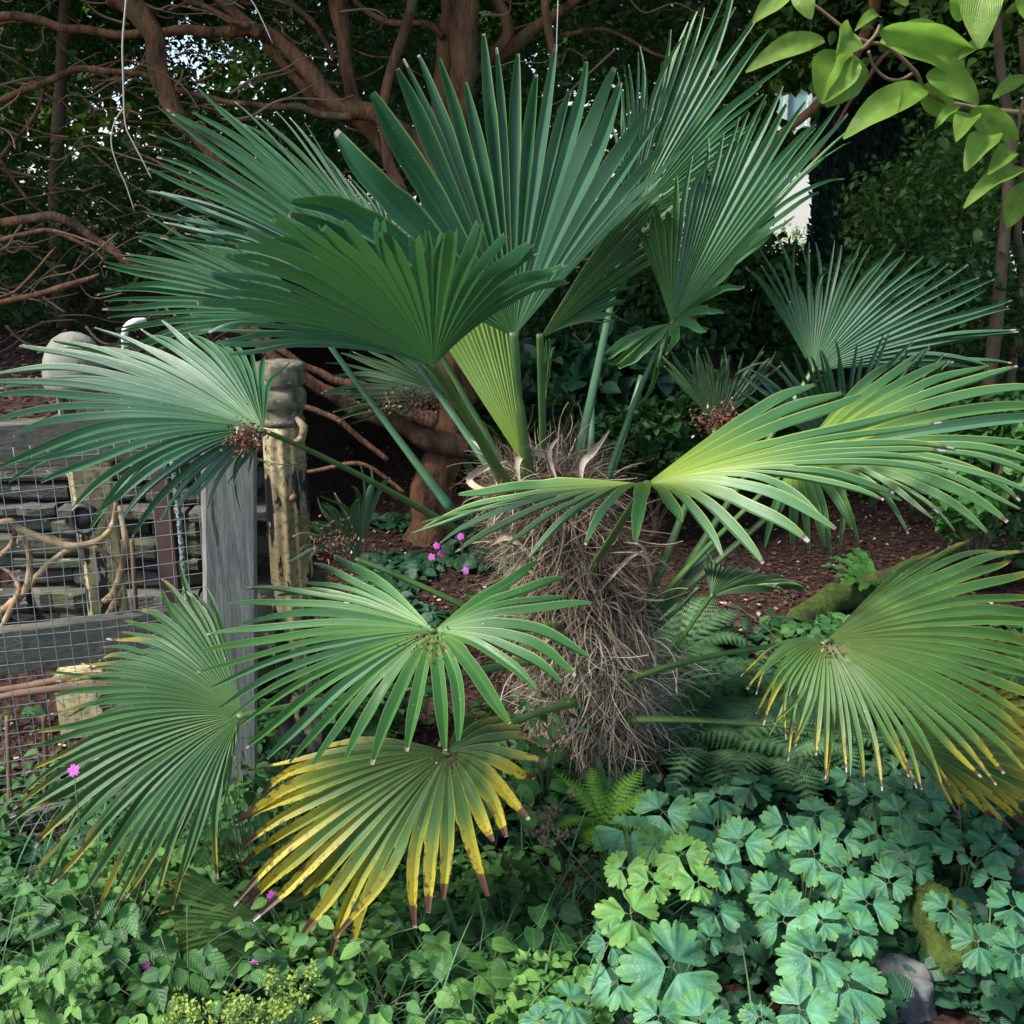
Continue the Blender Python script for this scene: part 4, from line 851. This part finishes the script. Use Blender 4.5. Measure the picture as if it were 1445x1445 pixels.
# ---------------------------------------------------------------- magnolia branch, upper right foreground
YM = 1.62
mg = empty('magnolia_tree', (1.75, 1.9, 0), 'magnolia reaching in at the upper right with large fresh green leaves', 'tree')
mb = MB()
for pts, r in ((((1100, -30), (1158, 14), (1212, 55), (1252, 66), (1292, 102), (1308, 130), (1360, 150), (1450, 160), (1560, 165)), [2.2, 2.2, 2.6, 2.8, 3, 3.5, 4, 4.5]),
               (((1203, 62), (1214, 70), (1226, 60), (1236, 48), (1241, 36)), [2, 2.5, 2.5, 2]), (((1226, 72), (1232, 92), (1250, 110), (1270, 113), (1287, 104)), [2, 2, 2.2, 2.6]),
               (((1500, 110), (1450, 130), (1436, 190), (1430, 230)), [2.5, 2.2, 1.8]), (((1420, -40), (1395, -5), (1383, 2)), [2, 2]), (((1308, 130), (1340, 148), (1372, 153), (1405, 186)), [2, 2, 1.6]), (((1450, 160), (1460, 210), (1452, 256)), [2, 1.6])):
    tube(mb, catmull([P(a, b, YM + .01 * i) for i, (a, b) in enumerate(pts)], 5), [k * mpp(YM) for k in r], 7, 1, .15, 60)
mb.build('twig', M['twig'], mg)
mb = MB(); tube(mb, catmull([Vector((1.75, 1.9, -.02)), Vector((1.72, 1.88, .8)), Vector((1.78, 1.86, 1.6)), Vector((1.7, 1.9, 2.4)), Vector((1.75, 2.0, 3.1))], 8), [.045, .038, .03, .018, .008], 10, 1, .12, 9); mb.build('trunk', M['bark_grey'], mg)
mb = MB(); q0 = P(1560, 165, YM + .07); tube(mb, catmull([q0, q0.lerp(Vector((1.76, 1.87, 1.7)), .5) + Vector((0, 0, .06)), Vector((1.76, 1.87, 1.75))], 6), [4.5 * mpp(YM), .013], 8, 1, .1, 20); mb.build('limb', M['twig'], mg)
mb = MB(); q0 = P(1420, -40, YM); tube(mb, catmull([q0, q0.lerp(Vector((1.7, 1.9, 2.3)), .5) + Vector((0, 0, .1)), Vector((1.7, 1.9, 2.3))], 6), [.003, .010], 8, 1, .1, 20); mb.build('limb', M['twig'], mg)
mb = MB(); q0 = P(1500, 110, YM); tube(mb, catmull([q0, q0.lerp(Vector((1.77, 1.86, 1.9)), .5) + Vector((0, 0, .05)), Vector((1.77, 1.86, 1.95))], 6), [.0035, .009], 8, 1, .1, 20); mb.build('limb', M['twig'], mg)
mb = MB(); q0 = P(1100, -30, YM); tube(mb, catmull([q0, q0 + Vector((-.08, .02, .05)), q0 + Vector((-.16, .0, .07))], 4), [.0025, .001], 6); mb.build('limb', M['twig'], mg)
def mleaf(bx, by, tx, ty, w, tilt=0, arch=.12, dy=0):
    b = P(bx, by, YM + random.uniform(-.02, .02)); t = P(tx, ty, YM + dy + random.uniform(-.05, .03)); L_ = (t - b).length
    y = (t - b).normalized(); view = (b - Vector((0, 0, CAMZ))).normalized()
    z = -view; z = (z - y * z.dot(y)).normalized(); x = y.cross(z); rot = Matrix.Rotation(tilt, 3, y); z = rot @ z; x = rot @ x
    n1, m = 14, 4; w *= .84; hw = w * mpp(YM) / 2 / max(.35, math.cos(tilt)); V = []; C_ = []; F = []
    ph = random.uniform(0, 6)
    for i in range(n1 + 1):
        u = i / n1; ww = hw * (math.sin(math.pi * min(1, u * .97 + .015) ** .8) ** .75)
        c = b + y * L_ * u + (Vector((0, 0, 1)) * .6 + z * .4) * arch * L_ * 4 * u * (1 - u)
        for j in range(-m, m + 1):
            s = j / m; q = c + x * ww * s + z * (abs(s) ** 1.5 * ww * .45 + .13 * ww * math.sin(ph + u * 11 + s) * abs(s))
            V.append(q); C_.append((.3 + .5 * random.random() * 0 + .2 * math.sin(ph), u, abs(s)))
    for i in range(n1):
        for j in range(2 * m): a = i * (2*m+1) + j; F.append((a, a + 1, a + 2*m+2, a + 2*m+1))
    mb = MB(); mb.add(V, F, cols=C_); return mb.build('leaf', M['mag'], mg)
for a in ((1163, 57, 1052, 102, 34, .3), (1190, 76, 1159, 146, 76, 0), (1204, 46, 1180, 78, 46, -.3), (1243, 43, 1375, 71, 44, .6, .18), (1243, 56, 1364, 122, 56, -.5, .2), (1385, -35, 1383, 69, 66, 0), (1307, 128, 1190, 196, 46, .4, .12), (1308, 104, 1380, 147, 44, -.3, .14), (1306, 118, 1343, 171, 44, .2), (1302, 126, 1268, 158, 34, .2), (1372, 153, 1437, 198, 42, .3), (1405, 187, 1362, 242, 42, .4), (1430, 213, 1394, 247, 32, .2), (1448, 240, 1360, 294, 28, .7), (1455, 256, 1421, 322, 42, .1), (1126, -15, 1145, 27, 34, 0), (1120, -12, 1062, 32, 30, .3), (1242, 24, 1206, 44, 16, .5), (1355, 150, 1319, 183, 16, .8), (1372, 163, 1349, 200, 36, .3), (1400, 64, 1352, 84, 18, .6), (1372, -20, 1350, 30, 40, .3), (1265, -20, 1280, 8, 24, .2), (1450, 110, 1400, 140, 22, .4), (1445, -20, 1470, 40, 40, .2), (1205, 78, 1165, 150, 60, -.6)):
    mleaf(*a)

# ---------------------------------------------------------------- columbines bottom right
colpl = [((890, 1230), 'columbine plant with fresh yellow-green leaves right of the dried seed head'), ((1015, 1170), 'columbine with big blue-green leaves standing tallest, beside the fresh yellow-green one'), ((1140, 1200), 'columbine clump in the middle under the olive frond tips'),
         ((1255, 1160), 'columbine clump beneath the yellow-tipped olive fingers'), ((1375, 1170), 'columbine clump by the right edge below the low yellowing frond'), ((1170, 1320), 'large dew-speckled columbine left of the grey stone'),
         ((950, 1390), 'columbine with broad leaves at the bottom edge, right of the dead frond'), ((1070, 1400), 'columbine at the bottom edge between two broader clumps'), ((1400, 1300), 'shaded columbine right of the grey stone'), ((820, 1410), 'small columbine at the bottom edge over the dead frond')]
cols = []
for (cx, cy_), lab in colpl:
    b = PZ(cx, cy_, .2); b.z = hgt(b.x, b.y); cols.append((Vector((cx, cy_, 0)), b, empty('columbine_plant', b, lab, 'plant', 'columbines growing at the bottom right')))
CL = [(885, 1170, 60, 0), (935, 1145, 55, 0), (1015, 1125, 60, 1), (1045, 1190, 52, 1), (890, 1290, 66, 2), (925, 1190, 48, 2), (880, 1225, 52, 2), (962, 1205, 46, 2), (985, 1245, 46, 2), (920, 1245, 50, 2), (1025, 1225, 45, 0), (1010, 1170, 50, 1), (1110, 1165, 50, 1), (1150, 1205, 55, 1), (1185, 1185, 45, 1), (1150, 1150, 45, 1), (1230, 1125, 48, 3), (1240, 1180, 50, 3), (1270, 1150, 45, 3), (1310, 1130, 45, 3), (1320, 1170, 45, 3), (1390, 1145, 45, 3), (1405, 1195, 42, 3), (1350, 1200, 45, 3), (1280, 1200, 42, 3), (1100, 1220, 55, 1), (1190, 1230, 48, 1), (1105, 1300, 64, 1), (1160, 1300, 52, 1), (1225, 1275, 72, 1), (1210, 1315, 50, 1), (1150, 1350, 72, 1), (1195, 1385, 84, 1), (950, 1365, 78, 1), (1025, 1400, 62, 1), (870, 1385, 62, 1), (805, 1415, 54, 1), (1060, 1365, 52, 1), (1000, 1325, 42, 3), (1380, 1330, 60, 3), (1340, 1285, 50, 3), (1430, 1280, 46, 3), (1435, 1345, 52, 3), (1400, 1240, 42, 3), (1075, 1435, 48, 1), (1130, 1425, 58, 1), (930, 1435, 54, 1), (1255, 1245, 40, 3), (1290, 1225, 40, 3), (1210, 1445, 50, 1), (1350, 1110, 40, 3), (1200, 1095, 38, 3), (1060, 1110, 36, 3), (1090, 1260, 46, 0), (860, 1330, 40, 3), (1010, 1285, 46, 3), (1420, 1110, 40, 3), (760, 1440, 44, 1), (990, 1440, 52, 0), (1040, 1300, 44, 3)]
for (px, py, r, kd) in CL:
    if random.random() < .06: continue
    r *= random.uniform(.78, 1.2)
    z = float(np.interp(py, [1090, 1200, 1440], [.13, .21, .29])) + random.uniform(-.06, .04) + (.06 if kd == 2 else 0)
    c = PZ(px, py, z); sc = r * mpp(c.y) * .93; root = min(cols, key=lambda q: (q[0] - Vector((px, py, 0))).length)[2]
    rb = parent_world(root); mb = MB(); th0 = random.uniform(0, 6.28)
    st_ = MB(); tube(st_, bez(rb + Vector((random.uniform(-.02, .02), 0, 0)), Vector((rb.x, rb.y, c.z * .8)), c, 8), [.0025, .0015], 6)
    nrm = Vector((random.uniform(-.4, .4), -.4 + random.uniform(-.35, .25), 1)).normalized()
    for k in range(3):
        th = th0 + k * 2.09 + random.uniform(-.25, .25); d_ = Vector((math.cos(th), math.sin(th), 0)); d_ = (d_ - nrm * d_.dot(nrm)).normalized(); rot = Matrix.Rotation(random.uniform(-.25, .25), 3, d_); n2 = rot @ nrm
        d2 = (d_ + n2 * random.uniform(-.25, .2)).normalized(); x_ = d2.cross(n2).normalized(); n2 = x_.cross(d2); off = c + d2 * sc * .14; s2 = sc * random.uniform(.78, .98)
        tube(st_, [c, off + n2 * .0005], .0009, 5)
        V = [off + x_ * v[0] * s2 + d2 * v[1] * s2 + n2 * v[2] * s2 for v in LEAFLET[0]]
        rr_ = random.random(); nn_ = 46
        C_ = [(rr_, 0, 0)] + [(rr_, ring, ring if ring < 1 else 1) for ring in (.35, .7, 1.0) for i in range(nn_)]
        mb.add(V, LEAFLET[1], cols=C_)
    lf = mb.build('leaf', M[{0: 'colum', 1: 'colum', 2: 'columb', 3: 'columd'}[kd]], root)
    st_.build('leaf_stalk', M['stem'], lf)

# ---------------------------------------------------------------- ferns
def fern_verts(mb, base, d, L_, wd, up, n=16, arch=.25, pin=9):
    side = d.cross(up).normalized(); pts = []
    for i in range(n + 1):
        u = i / n; pts.append(base + d * L_ * u + up * (arch * L_ * (u - u * u * 1.3)))
    V = []; F = []
    for i in range(1, n):
        u = i / n; t = (pts[i + 1] - pts[i]).normalized(); s = t.cross(up).normalized(); nrm = s.cross(t)
        pl = wd * (math.sin(math.pi * (u ** .75) * .98 + .02) * .9 + .1) * (1 - u * .3)
        for sg in (-1, 1):
            ax_ = (s * sg + t * .35 - nrm * .1).normalized(); 
            for j in range(pin):
                v = (j + .5) / pin; c = pts[i] + ax_ * pl * v; w_ = pl * .26 * (1 - v * .75)
                for q in (-1, 1):
                    dd_ = (t * q + ax_ * .5).normalized(); b = len(V); w2 = w_ * .35
                    V += [c - ax_ * w2, c + dd_ * w_ + nrm * .1 * w_, c + ax_ * w2]; F.append((b, b + 1, b + 2))
    mb.add(V, F)
    tube(mb, pts, [.0016, .0006], 4)
def fern(label, c, n, L_, wd, mat, spread=1.0, arch=.3, group=None, pin=8, name='fern'):
    b = c.copy(); e = empty(name, b, label, 'fern', group)
    for i in range(n):
        th = i * 6.283 / n + random.uniform(-.3, .3) if spread >= 1 else random.uniform(-spread, spread) - math.pi / 2
        d = Vector((math.cos(th), math.sin(th), random.uniform(.2, .7))).normalized(); mb = MB()
        fern_verts(mb, b + Vector((0, 0, .01)), d, L_ * random.uniform(.75, 1.1), wd, Vector((0, 0, 1)), 16, arch, pin); mb.build('frond', M[mat], e)
fern('lime green lacy fern beside the trunk base', PZ(850, 1165, .05), 7, .20, .05, 'fernlime')
for (px, py, l, lab) in ((975, 1010, .30, 'feathery dull green fern right of the trunk at its middle'), (960, 930, .26, 'feathery fern right behind the hairy trunk'), (1090, 1090, .24, 'feathery fern between the two right petioles'), (1000, 1080, .26, 'feathery fern low beside the trunk foot'), (1150, 1060, .2, 'small feathery fern under the olive frond'), (880, 930, .18, 'tiny fern tucked against the trunk')):
    fern(lab, PZ(px, py, .0), 11, l * 1.35, .085, 'fern', arch=.75, pin=8, group='feathery ferns beside the trunk')
# hart's tongue
ht = empty('fern', PZ(1240, 850, .0), 'glossy strap-leaved fern on the mulch at right', 'fern')
for i in range(13):
    th = random.uniform(0, 6.28); b = parent_world(ht); d = Vector((math.cos(th), math.sin(th), 0)); L_ = random.uniform(.16, .30); mb = MB(); V = []; F = []; s = Vector((-d.y, d.x, 0)); n1 = 14
    for k in range(n1 + 1):
        u = k / n1; c = b + d * L_ * u + Vector((0, 0, L_ * (1.1 * u - .7 * u * u) + .02)); ww = .026 * (math.sin(math.pi * (u * .9 + .06)) ** .5)
        for j in (-1, -.5, 0, .5, 1): V.append(c + s * ww * j + Vector((0, 0, .008 * math.sin(k * 2.3 + j) * abs(j) + .006 * abs(j))))
    for k in range(n1):
        for j in range(4): F.append((k*5+j, k*5+j+1, k*5+j+6, k*5+j+5))
    mb.add(V, F, cols=[(random.random() * 0 + .5, 0, abs(j)) for k in range(n1+1) for j in (-1, -.5, 0, .5, 1)]); mb.build('frond', M['hart'], ht)
# mossy log edging and stones
mb = MB(); tube(mb, catmull([PZ(1090, 905, .03), PZ(1150, 860, .06), PZ(1220, 830, .07), PZ(1330, 790, .06)], 8), [.03, .055, .06, .05], 14, .8, .35, 14)
tag(mb.build('mossy_log', M['moss']), 'moss covered log edging the mulch behind the right fern', 'log')
def rock(px, py, z, s, lab, mat='stone'):
    c = PZ(px, py, z); mb = MB(); V = []; F = []; n1, m1 = 40, 26
    for i in range(m1 + 1):
        for j in range(n1):
            a = math.pi * i / m1; b = 2 * math.pi * j / n1; d = Vector((math.sin(a) * math.cos(b), math.sin(a) * math.sin(b), math.cos(a)))
            r = 1 + .35 * noise.noise(d * 1.3 + c * 9) + .14 * noise.noise(d * 4 + c * 9) + .05 * noise.noise(d * 9); d = Vector([max(-.8, min(.8, q)) for q in d]) * 1.15
            V.append(c + Vector((d.x * s[0], d.y * s[1], d.z * s[2])) * r)
    for i in range(m1):
        for j in range(n1): F.append((i*n1+j, i*n1+(j+1) % n1, (i+1)*n1+(j+1) % n1, (i+1)*n1+j))
    mb.add(V, F); tag(mb.build('stone', M[mat]), lab, 'stone')
rock(1278, 1405, .04, (.05, .06, .06), 'grey rounded stone at bottom right between the columbines')
rock(1325, 1350, .05, (.05, .12, .12), 'moss covered stone standing right of the grey one', 'moss')
rock(120, 1432, .0, (.12, .06, .05), 'flat grey stone at the bottom left corner area')
rock(1440, 1230, .05, (.03, .03, .06), 'pale lichened stone at the right edge')

# ---------------------------------------------------------------- ground cover
def cover(name, label, cat, n, reg, zr, tm, mat, ls, up=.9, seed=0, thr=-.2, keep=None):
    out = []
    while len(out) < n:
        x = random.uniform(reg[0], reg[1]); y = random.uniform(reg[2], reg[3])
        if noise.noise(Vector((x * 3 + seed, y * 3, 0))) < thr: continue
        if keep and not keep(x, y): continue
        hh = .55 + .45 * noise.noise(Vector((x * 4, y * 4, seed + 5)))
        out.append((x, y, hgt(x, y) + zr[0] + (zr[1] - zr[0]) * random.random() ** .7 * max(.1, hh)))
    a = np.array(out); d = rng.normal(size=(n, 3)); d[:, 2] = d[:, 2] * .3 - .1; nn = rng.normal(size=(n, 3)) * .35; nn[:, 2] = up; nn[:, 1] -= .3
    return tag(scatter(name, tm, a, d, nn, rng.uniform(ls * .55, ls * 1.3, n), mat), label, cat, kind='stuff')
K1 = None
cover('ground_cover', 'mixed dark green leaves carpeting the bed at the bottom', 'ground cover', 6500, (-1.5, 1.7, 1.35, 2.75), (.01, .13), HEART, M['cover3'], .045, keep=lambda x, y: not (x < -.5 and y > 2.3) and not (-.8 < x < .1 and y > 2.45))
cover('weeds', 'mid green weedy leaves filling the bottom of the bed', 'weeds', 7000, (-1.4, .35, 1.35, 2.25), (.02, .19), OVS, M['cover'], .034, seed=3, thr=.04)
cover('weeds', 'pale fresh weed leaves scattered over the bottom left', 'weeds', 2200, (-1.3, .3, 1.4, 2.1), (.10, .22), OV, M['cover2'], .032, seed=8, thr=.0)
cover('ground_cover', 'dark scalloped leaves under the columbines and ferns', 'ground cover', 3600, (.2, 2.2, 1.6, 3.7), (.01, .12), HEART, M['cover3'], .05, seed=5, thr=-.1)
cover('ground_cover', 'blue-green low leaves along the mulch edge at right', 'ground cover', 2200, (.45, 2.2, 2.7, 3.75), (.02, .12), HEART, M['cover'], .05, seed=6, thr=-.02)
cover('ivy_patch', 'dark ivy leaves creeping on the mulch by the yew trunk', 'ivy', 1100, (-1.0, .1, 3.6, 5.2), (.01, .06), HEART, M['cover3'], .055, seed=2, thr=.12)
cover('undergrowth', 'shadowy green undergrowth beyond the mulch path', 'undergrowth', 9000, (-.4, 4.5, 5.6, 8.5), (.02, .4), OV, M['under'], .07, seed=12, thr=-.1)
cover('undergrowth', 'low leaves on the far right side of the mulch', 'undergrowth', 2500, (2.2, 3.4, 3.0, 5.5), (.02, .25), OV, M['cover'], .055, seed=13, thr=-.1)
cover('weeds', 'green weeds filling the bed behind the yellowing frond', 'weeds', 2600, (-.95, .15, 2.0, 3.0), (.02, .2), OVS, M['cover'], .045, seed=21, thr=-.1)
cover('weeds', 'low weeds growing inside the wire mesh', 'weeds', 1500, (-2.0, -.8, 2.2, 2.95), (.01, .14), OV, M['cover'], .035, seed=22, thr=-.05)
cover('moss_carpet', 'fine creeping leaves at the bottom right corner', 'ground cover', 9000, (.75, 1.6, 1.5, 2.1), (.005, .05), OV, M['cover3'], .017, seed=15, thr=-.4)
# grass
mb = MB()
def gblade(mb, b, d, L_, wd, droop=.8, n1=9, rnd=None):
    V = []; F = []; s = Vector((-d.y, d.x, 0)).normalized()
    for k in range(n1 + 1):
        u = k / n1; c = b + Vector((d.x, d.y, 0)) * L_ * .6 * u ** 1.5 + Vector((0, 0, L_ * (u - droop * .5 * u ** 2.5))); ww = wd * (1 - u ** 2) + .0002
        V += [c - s * ww, c + Vector((0, 0, -ww * .4)), c + s * ww]
    for k in range(n1): F += [(3*k, 3*k+1, 3*k+4, 3*k+3), (3*k+1, 3*k+2, 3*k+5, 3*k+4)]
    mb.add(V, F, rnd=rnd)
for i in range(2600):
    x, y = random.uniform(-1.25, .3), random.uniform(1.4, 2.3); th = random.uniform(0, 6.28)
    if noise.noise(Vector((x * 3, y * 3, 9))) < -.05: continue
    gblade(mb, Vector((x, y, hgt(x, y))), Vector((math.cos(th), math.sin(th), 0)), random.uniform(.14, .36), random.uniform(.0008, .0028), random.uniform(.3, 1.5))
tag(mb.build('grass', M['grass']), 'thin arching grass among the weeds at bottom left', 'grass', kind='stuff')
def strap(name, lab, pts, wd, mat='grass'):
    q = catmull([PZ(a, b, z) for a, b, z in pts], 6); mb = MB(); V = []; F = []; n1 = len(q)
    for i, p in enumerate(q):
        u = i / (n1 - 1); t = (q[min(i+1, n1-1)] - q[max(0, i-1)]).normalized(); s = t.cross(Vector((0, -.6, .7))).normalized(); ww = wd * (1 - u ** 2.5) * (.6 + .4 * min(1, u * 3)) + .0003
        V += [p - s * ww, p + Vector((0, .3, -.5)) * ww, p + s * ww]
    for i in range(n1 - 1): F += [(3*i, 3*i+1, 3*i+4, 3*i+3), (3*i+1, 3*i+2, 3*i+5, 3*i+4)]
    mb.add(V, F); tag(mb.build(name, M[mat]), lab, 'leaf blade', 'long strap leaves rising from the bed')
strap('strap_leaf', 'grey-green pointed blade before the lime fern', ((862, 1165, .02), (855, 1110, .12), (838, 1060, .22)), .010)
strap('strap_leaf', 'blue-green blade leaning left of the hairy trunk', ((808, 1100, .02), (790, 1060, .12), (760, 1012, .24)), .006)
strap('strap_leaf', 'arching blade over the weeds at lower left', ((375, 1345, .02), (330, 1320, .14), (275, 1290, .2)), .007)
strap('strap_leaf', 'upright blade below the yellowing frond', ((705, 1440, .02), (690, 1340, .12), (672, 1255, .24)), .006)
strap('strap_leaf', 'long thin blade crossing the heart-shaped leaves at bottom centre', ((690, 1445, .02), (650, 1330, .14), (612, 1220, .28)), .005)
strap('strap_leaf', 'blade rising left of the dead brown frond', ((790, 1390, .02), (800, 1320, .10), (815, 1230, .22)), .006)
strap('strap_leaf', 'curved bright blade at the bottom left corner', ((60, 1445, .05), (80, 1415, .14), (130, 1425, .16)), .005)
# bigger individual leafy plants
def leafy(name, lab, cat, px, py, z, n, ls, tm, mat, rad, stemr=.0016, group=None, upr=.7, stemmat='stem'):
    ls *= .68; n = int(n * 1.5)
    c = PZ(px, py, z); b = Vector((c.x, c.y, hgt(c.x, c.y))); e = empty(name, b, lab, cat, group); mb = MB(); ps = []; ds = []; ns = []
    for i in range(n):
        q = c + Vector((random.gauss(0, rad), random.gauss(0, rad * .7), random.gauss(0, rad * .4))); q.z = max(q.z, .03)
        if i % 2 == 0: tube(mb, bez(b, Vector(((b.x + q.x) / 2, (b.y + q.y) / 2, q.z * .8)), q, 5), [stemr, stemr * .6], 5)
        d = Vector((q.x - c.x, q.y - c.y, 0)) + Vector((random.gauss(0, .03), random.gauss(0, .03) - .02, -.02)); ps.append(q); ds.append(d); ns.append(Vector((random.gauss(0, .3), -.35 + random.gauss(0, .25), 1)))
    mb.build('stem', M[stemmat], e)
    scatter('foliage', tm, [list(p) for p in ps], [list(p) for p in ds], [list(p) for p in ns], [ls * random.uniform(.7, 1.25) for _ in ps], M[mat], e)
    return e
for a in (('bramble', 'bramble shoot with bright veined leaves at the left bottom corner', 'bramble', 60, 1340, .26, 12, .06, TRIF, 'cover2', .07), ('bramble', 'bramble sprig with reddish stem at lower left, right of the corner shoot', 'bramble', 110, 1370, .25, 7, .045, TRIF, 'cover2', .05),
          ('nettle', 'green nettle-like plant against the foot of the wire mesh', 'plant', 50, 1260, .2, 26, .06, OVS, 'cover', .06),
          ('leafy_plant', 'broad serrated leaves of a plant under the lower left frond', 'plant', 155, 1290, .2, 34, .09, OVS, 'cover', .10), ('leafy_plant', 'second broad-leaved plant right of the nettle-like one', 'plant', 200, 1340, .16, 30, .10, OVS, 'cover', .08),
          ('leafy_plant', 'heart-leaved plant under the yellowing frond tips', 'plant', 640, 1340, .14, 30, .07, HEART, 'cover', .10), ('leafy_plant', 'heart-leaved plant in the gap left of the dead frond', 'plant', 720, 1290, .14, 36, .06, HEART, 'cover', .09),
          ('leafy_plant', 'round-leaved plant at bottom centre', 'plant', 560, 1400, .16, 30, .07, HEART, 'cover2', .10), ('leafy_plant', 'soft green plant by the foot of the trunk at left', 'plant', 690, 1100, .2, 30, .07, HEART, 'cover', .08),
          ('leafy_plant', 'light green leaves rising through the fibres left of the trunk', 'plant', 770, 1010, .3, 16, .04, HEART, 'cover', .06), ('leafy_plant', 'weedy plant with small bright leaves at bottom left centre', 'plant', 430, 1300, .2, 40, .045, OV, 'cover2', .10),
          ('leafy_plant', 'bushy weed left of the lime flower heads', 'plant', 260, 1380, .2, 40, .05, OV, 'cover', .09), ('leafy_plant', 'leafy weed right of the lime flower heads', 'plant', 500, 1370, .18, 44, .05, OV, 'cover', .10), ('leafy_plant', 'sharp-leaved weed in the bottom left corner', 'plant', 20, 1400, .2, 30, .06, OVS, 'cover2', .06),
          ('leafy_plant', 'small bright herb left of the log on the mulch edge', 'plant', 1140, 920, .08, 40, .05, HEART, 'cover', .14), ('leafy_plant', 'green herb beneath the pink campion by the trunk', 'plant', 690, 850, .12, 18, .06, OV, 'cover', .08), ('leafy_plant', 'dark low herb at the base of the fence post', 'plant', 400, 1200, .12, 40, .05, OV, 'cover3', .12), ('leafy_plant', 'tall leafy weed before the foot of the timber post', 'plant', 340, 1120, .3, 60, .06, OV, 'cover', .10)):
    leafy(*a)
# campions
def campion(lab, fl, base):
    b = PZ(*base); e = empty('campion_plant', b, lab, 'flower', 'pink campions'); mb = MB(); cal = []
    for (px, py, Y) in fl:
        q = P(px, py, Y); tube(mb, bez(b, Vector(((b.x * .3 + q.x * .7), q.y, (b.z + q.z) / 2)), q, 8), [.0016, .0009], 5)
    mb.build('stem', M['stem'], e)
    for (px, py, Y) in fl:
        q = P(px, py, Y); mb = MB(); fz = Vector((random.uniform(-.5, .5), -1, random.uniform(.2, .7))).normalized(); x_ = fz.cross(Vector((0, 0, 1))).normalized(); y_ = x_.cross(fz)
        for k in range(5):
            for hlf in (-.22, .22):
                a = k * 1.2566 + hlf; d = x_ * math.cos(a) + y_ * math.sin(a); s = fz.cross(d); R_ = .011
                V = [q, q + d * R_ * .6 - s * R_ * .25 + fz * .001, q + d * R_ * 1.05, q + d * R_ * .6 + s * R_ * .25 + fz * .001]; mb.add(V, [(0, 1, 2, 3)])
        fo = mb.build('flower', M['pink'], e)
        mb = MB(); tube(mb, [q - fz * .012, q - fz * .006, q - fz * .0005], [.0015, .0035, .002], 7); mb.build('calyx', M['twig'], fo)
campion('pink campions flowering beside the yew trunk base left of the palm', [(616, 770, 2.75), (609, 786, 2.76), (623, 781, 2.76), (657, 805, 2.75), (650, 757, 2.8)], (690, 940, 0))
campion('pink campion with one bloom behind the low central frond', [(657, 948, 2.4), (673, 935, 2.4)], (690, 1080, 0))
campion('pink campion blooms behind the mesh at the left edge', [(4, 1146, 2.45), (12, 1166, 2.45), (2, 1175, 2.45)], (8, 1240, 0))
campion('single violet-pink bloom in the weeds at bottom left', [(205, 1361, 1.72)], (215, 1430, 0.05))
campion('tall campion with a bud and bloom before the lower left frond', [(104, 1087, 1.55)], (180, 1420, .05))
campion('pink campion peeping under the yellowing frond at left', [(384, 1264, 1.75), (358, 1361, 1.68)], (400, 1400, 0.05))
# lady's mantle flower heads
for px, py, n, r, lab in ((400, 1408, 26, .05, 'frothy lime flower head at bottom left centre, the largest'), (345, 1432, 16, .035, 'frothy lime flower head left of the largest one'), (262, 1420, 10, .018, 'small pale lime flower tuft right of the violet bloom')):
    c = PZ(px, py, .25); e = empty("ladys_mantle", Vector((c.x, c.y, 0)), lab, 'flower', 'lime flower heads at bottom left'); mb = MB(); pts = []
    for i in range(n):
        q = c + Vector((random.gauss(0, r), random.gauss(0, r * .6), random.gauss(0, r * .35))); tube(mb, bez(Vector((c.x, c.y, .0)), Vector((c.x, c.y, q.z * .8)), q, 5), [.0012, .0006], 4)
        for k in range(22): pts.append(np.array(q) + rng.normal(size=3) * .006)
    mb.build('stem', M['stem'], e); n2 = len(pts)
    scatter('blossom', OV, pts, rng.normal(size=(n2, 3)), rng.normal(size=(n2, 3)) + np.array([0, -.5, 1]), rng.uniform(.005, .009, n2), M['limeflower'], e)
# dried seed head
c = PZ(770, 1160, .34); e = empty('seed_head', PZ(895, 1300, .0), 'dried brown branching seed head right of the yellowing frond', 'seed head'); b = PZ(850, 1260, .10); mb = MB(); pts = []
tube(mb, bez(parent_world(e), b, c, 10), [.002, .0012], 6)
for i in range(18):
    q = c + Vector((random.gauss(0, .025), random.gauss(0, .015), random.gauss(.01, .025))); tube(mb, [c + Vector((.01, 0, -.02)), (c + q) / 2 + Vector((0, 0, .004)), q], .0007, 4)
    scatter('seed_cluster', OV, np.array(q) + rng.normal(size=(16, 3)) * .004, rng.normal(size=(16, 3)), rng.normal(size=(16, 3)), rng.uniform(.007, .012, 16), M['seed'], e)
mb.build('stem', M['seed'], e)
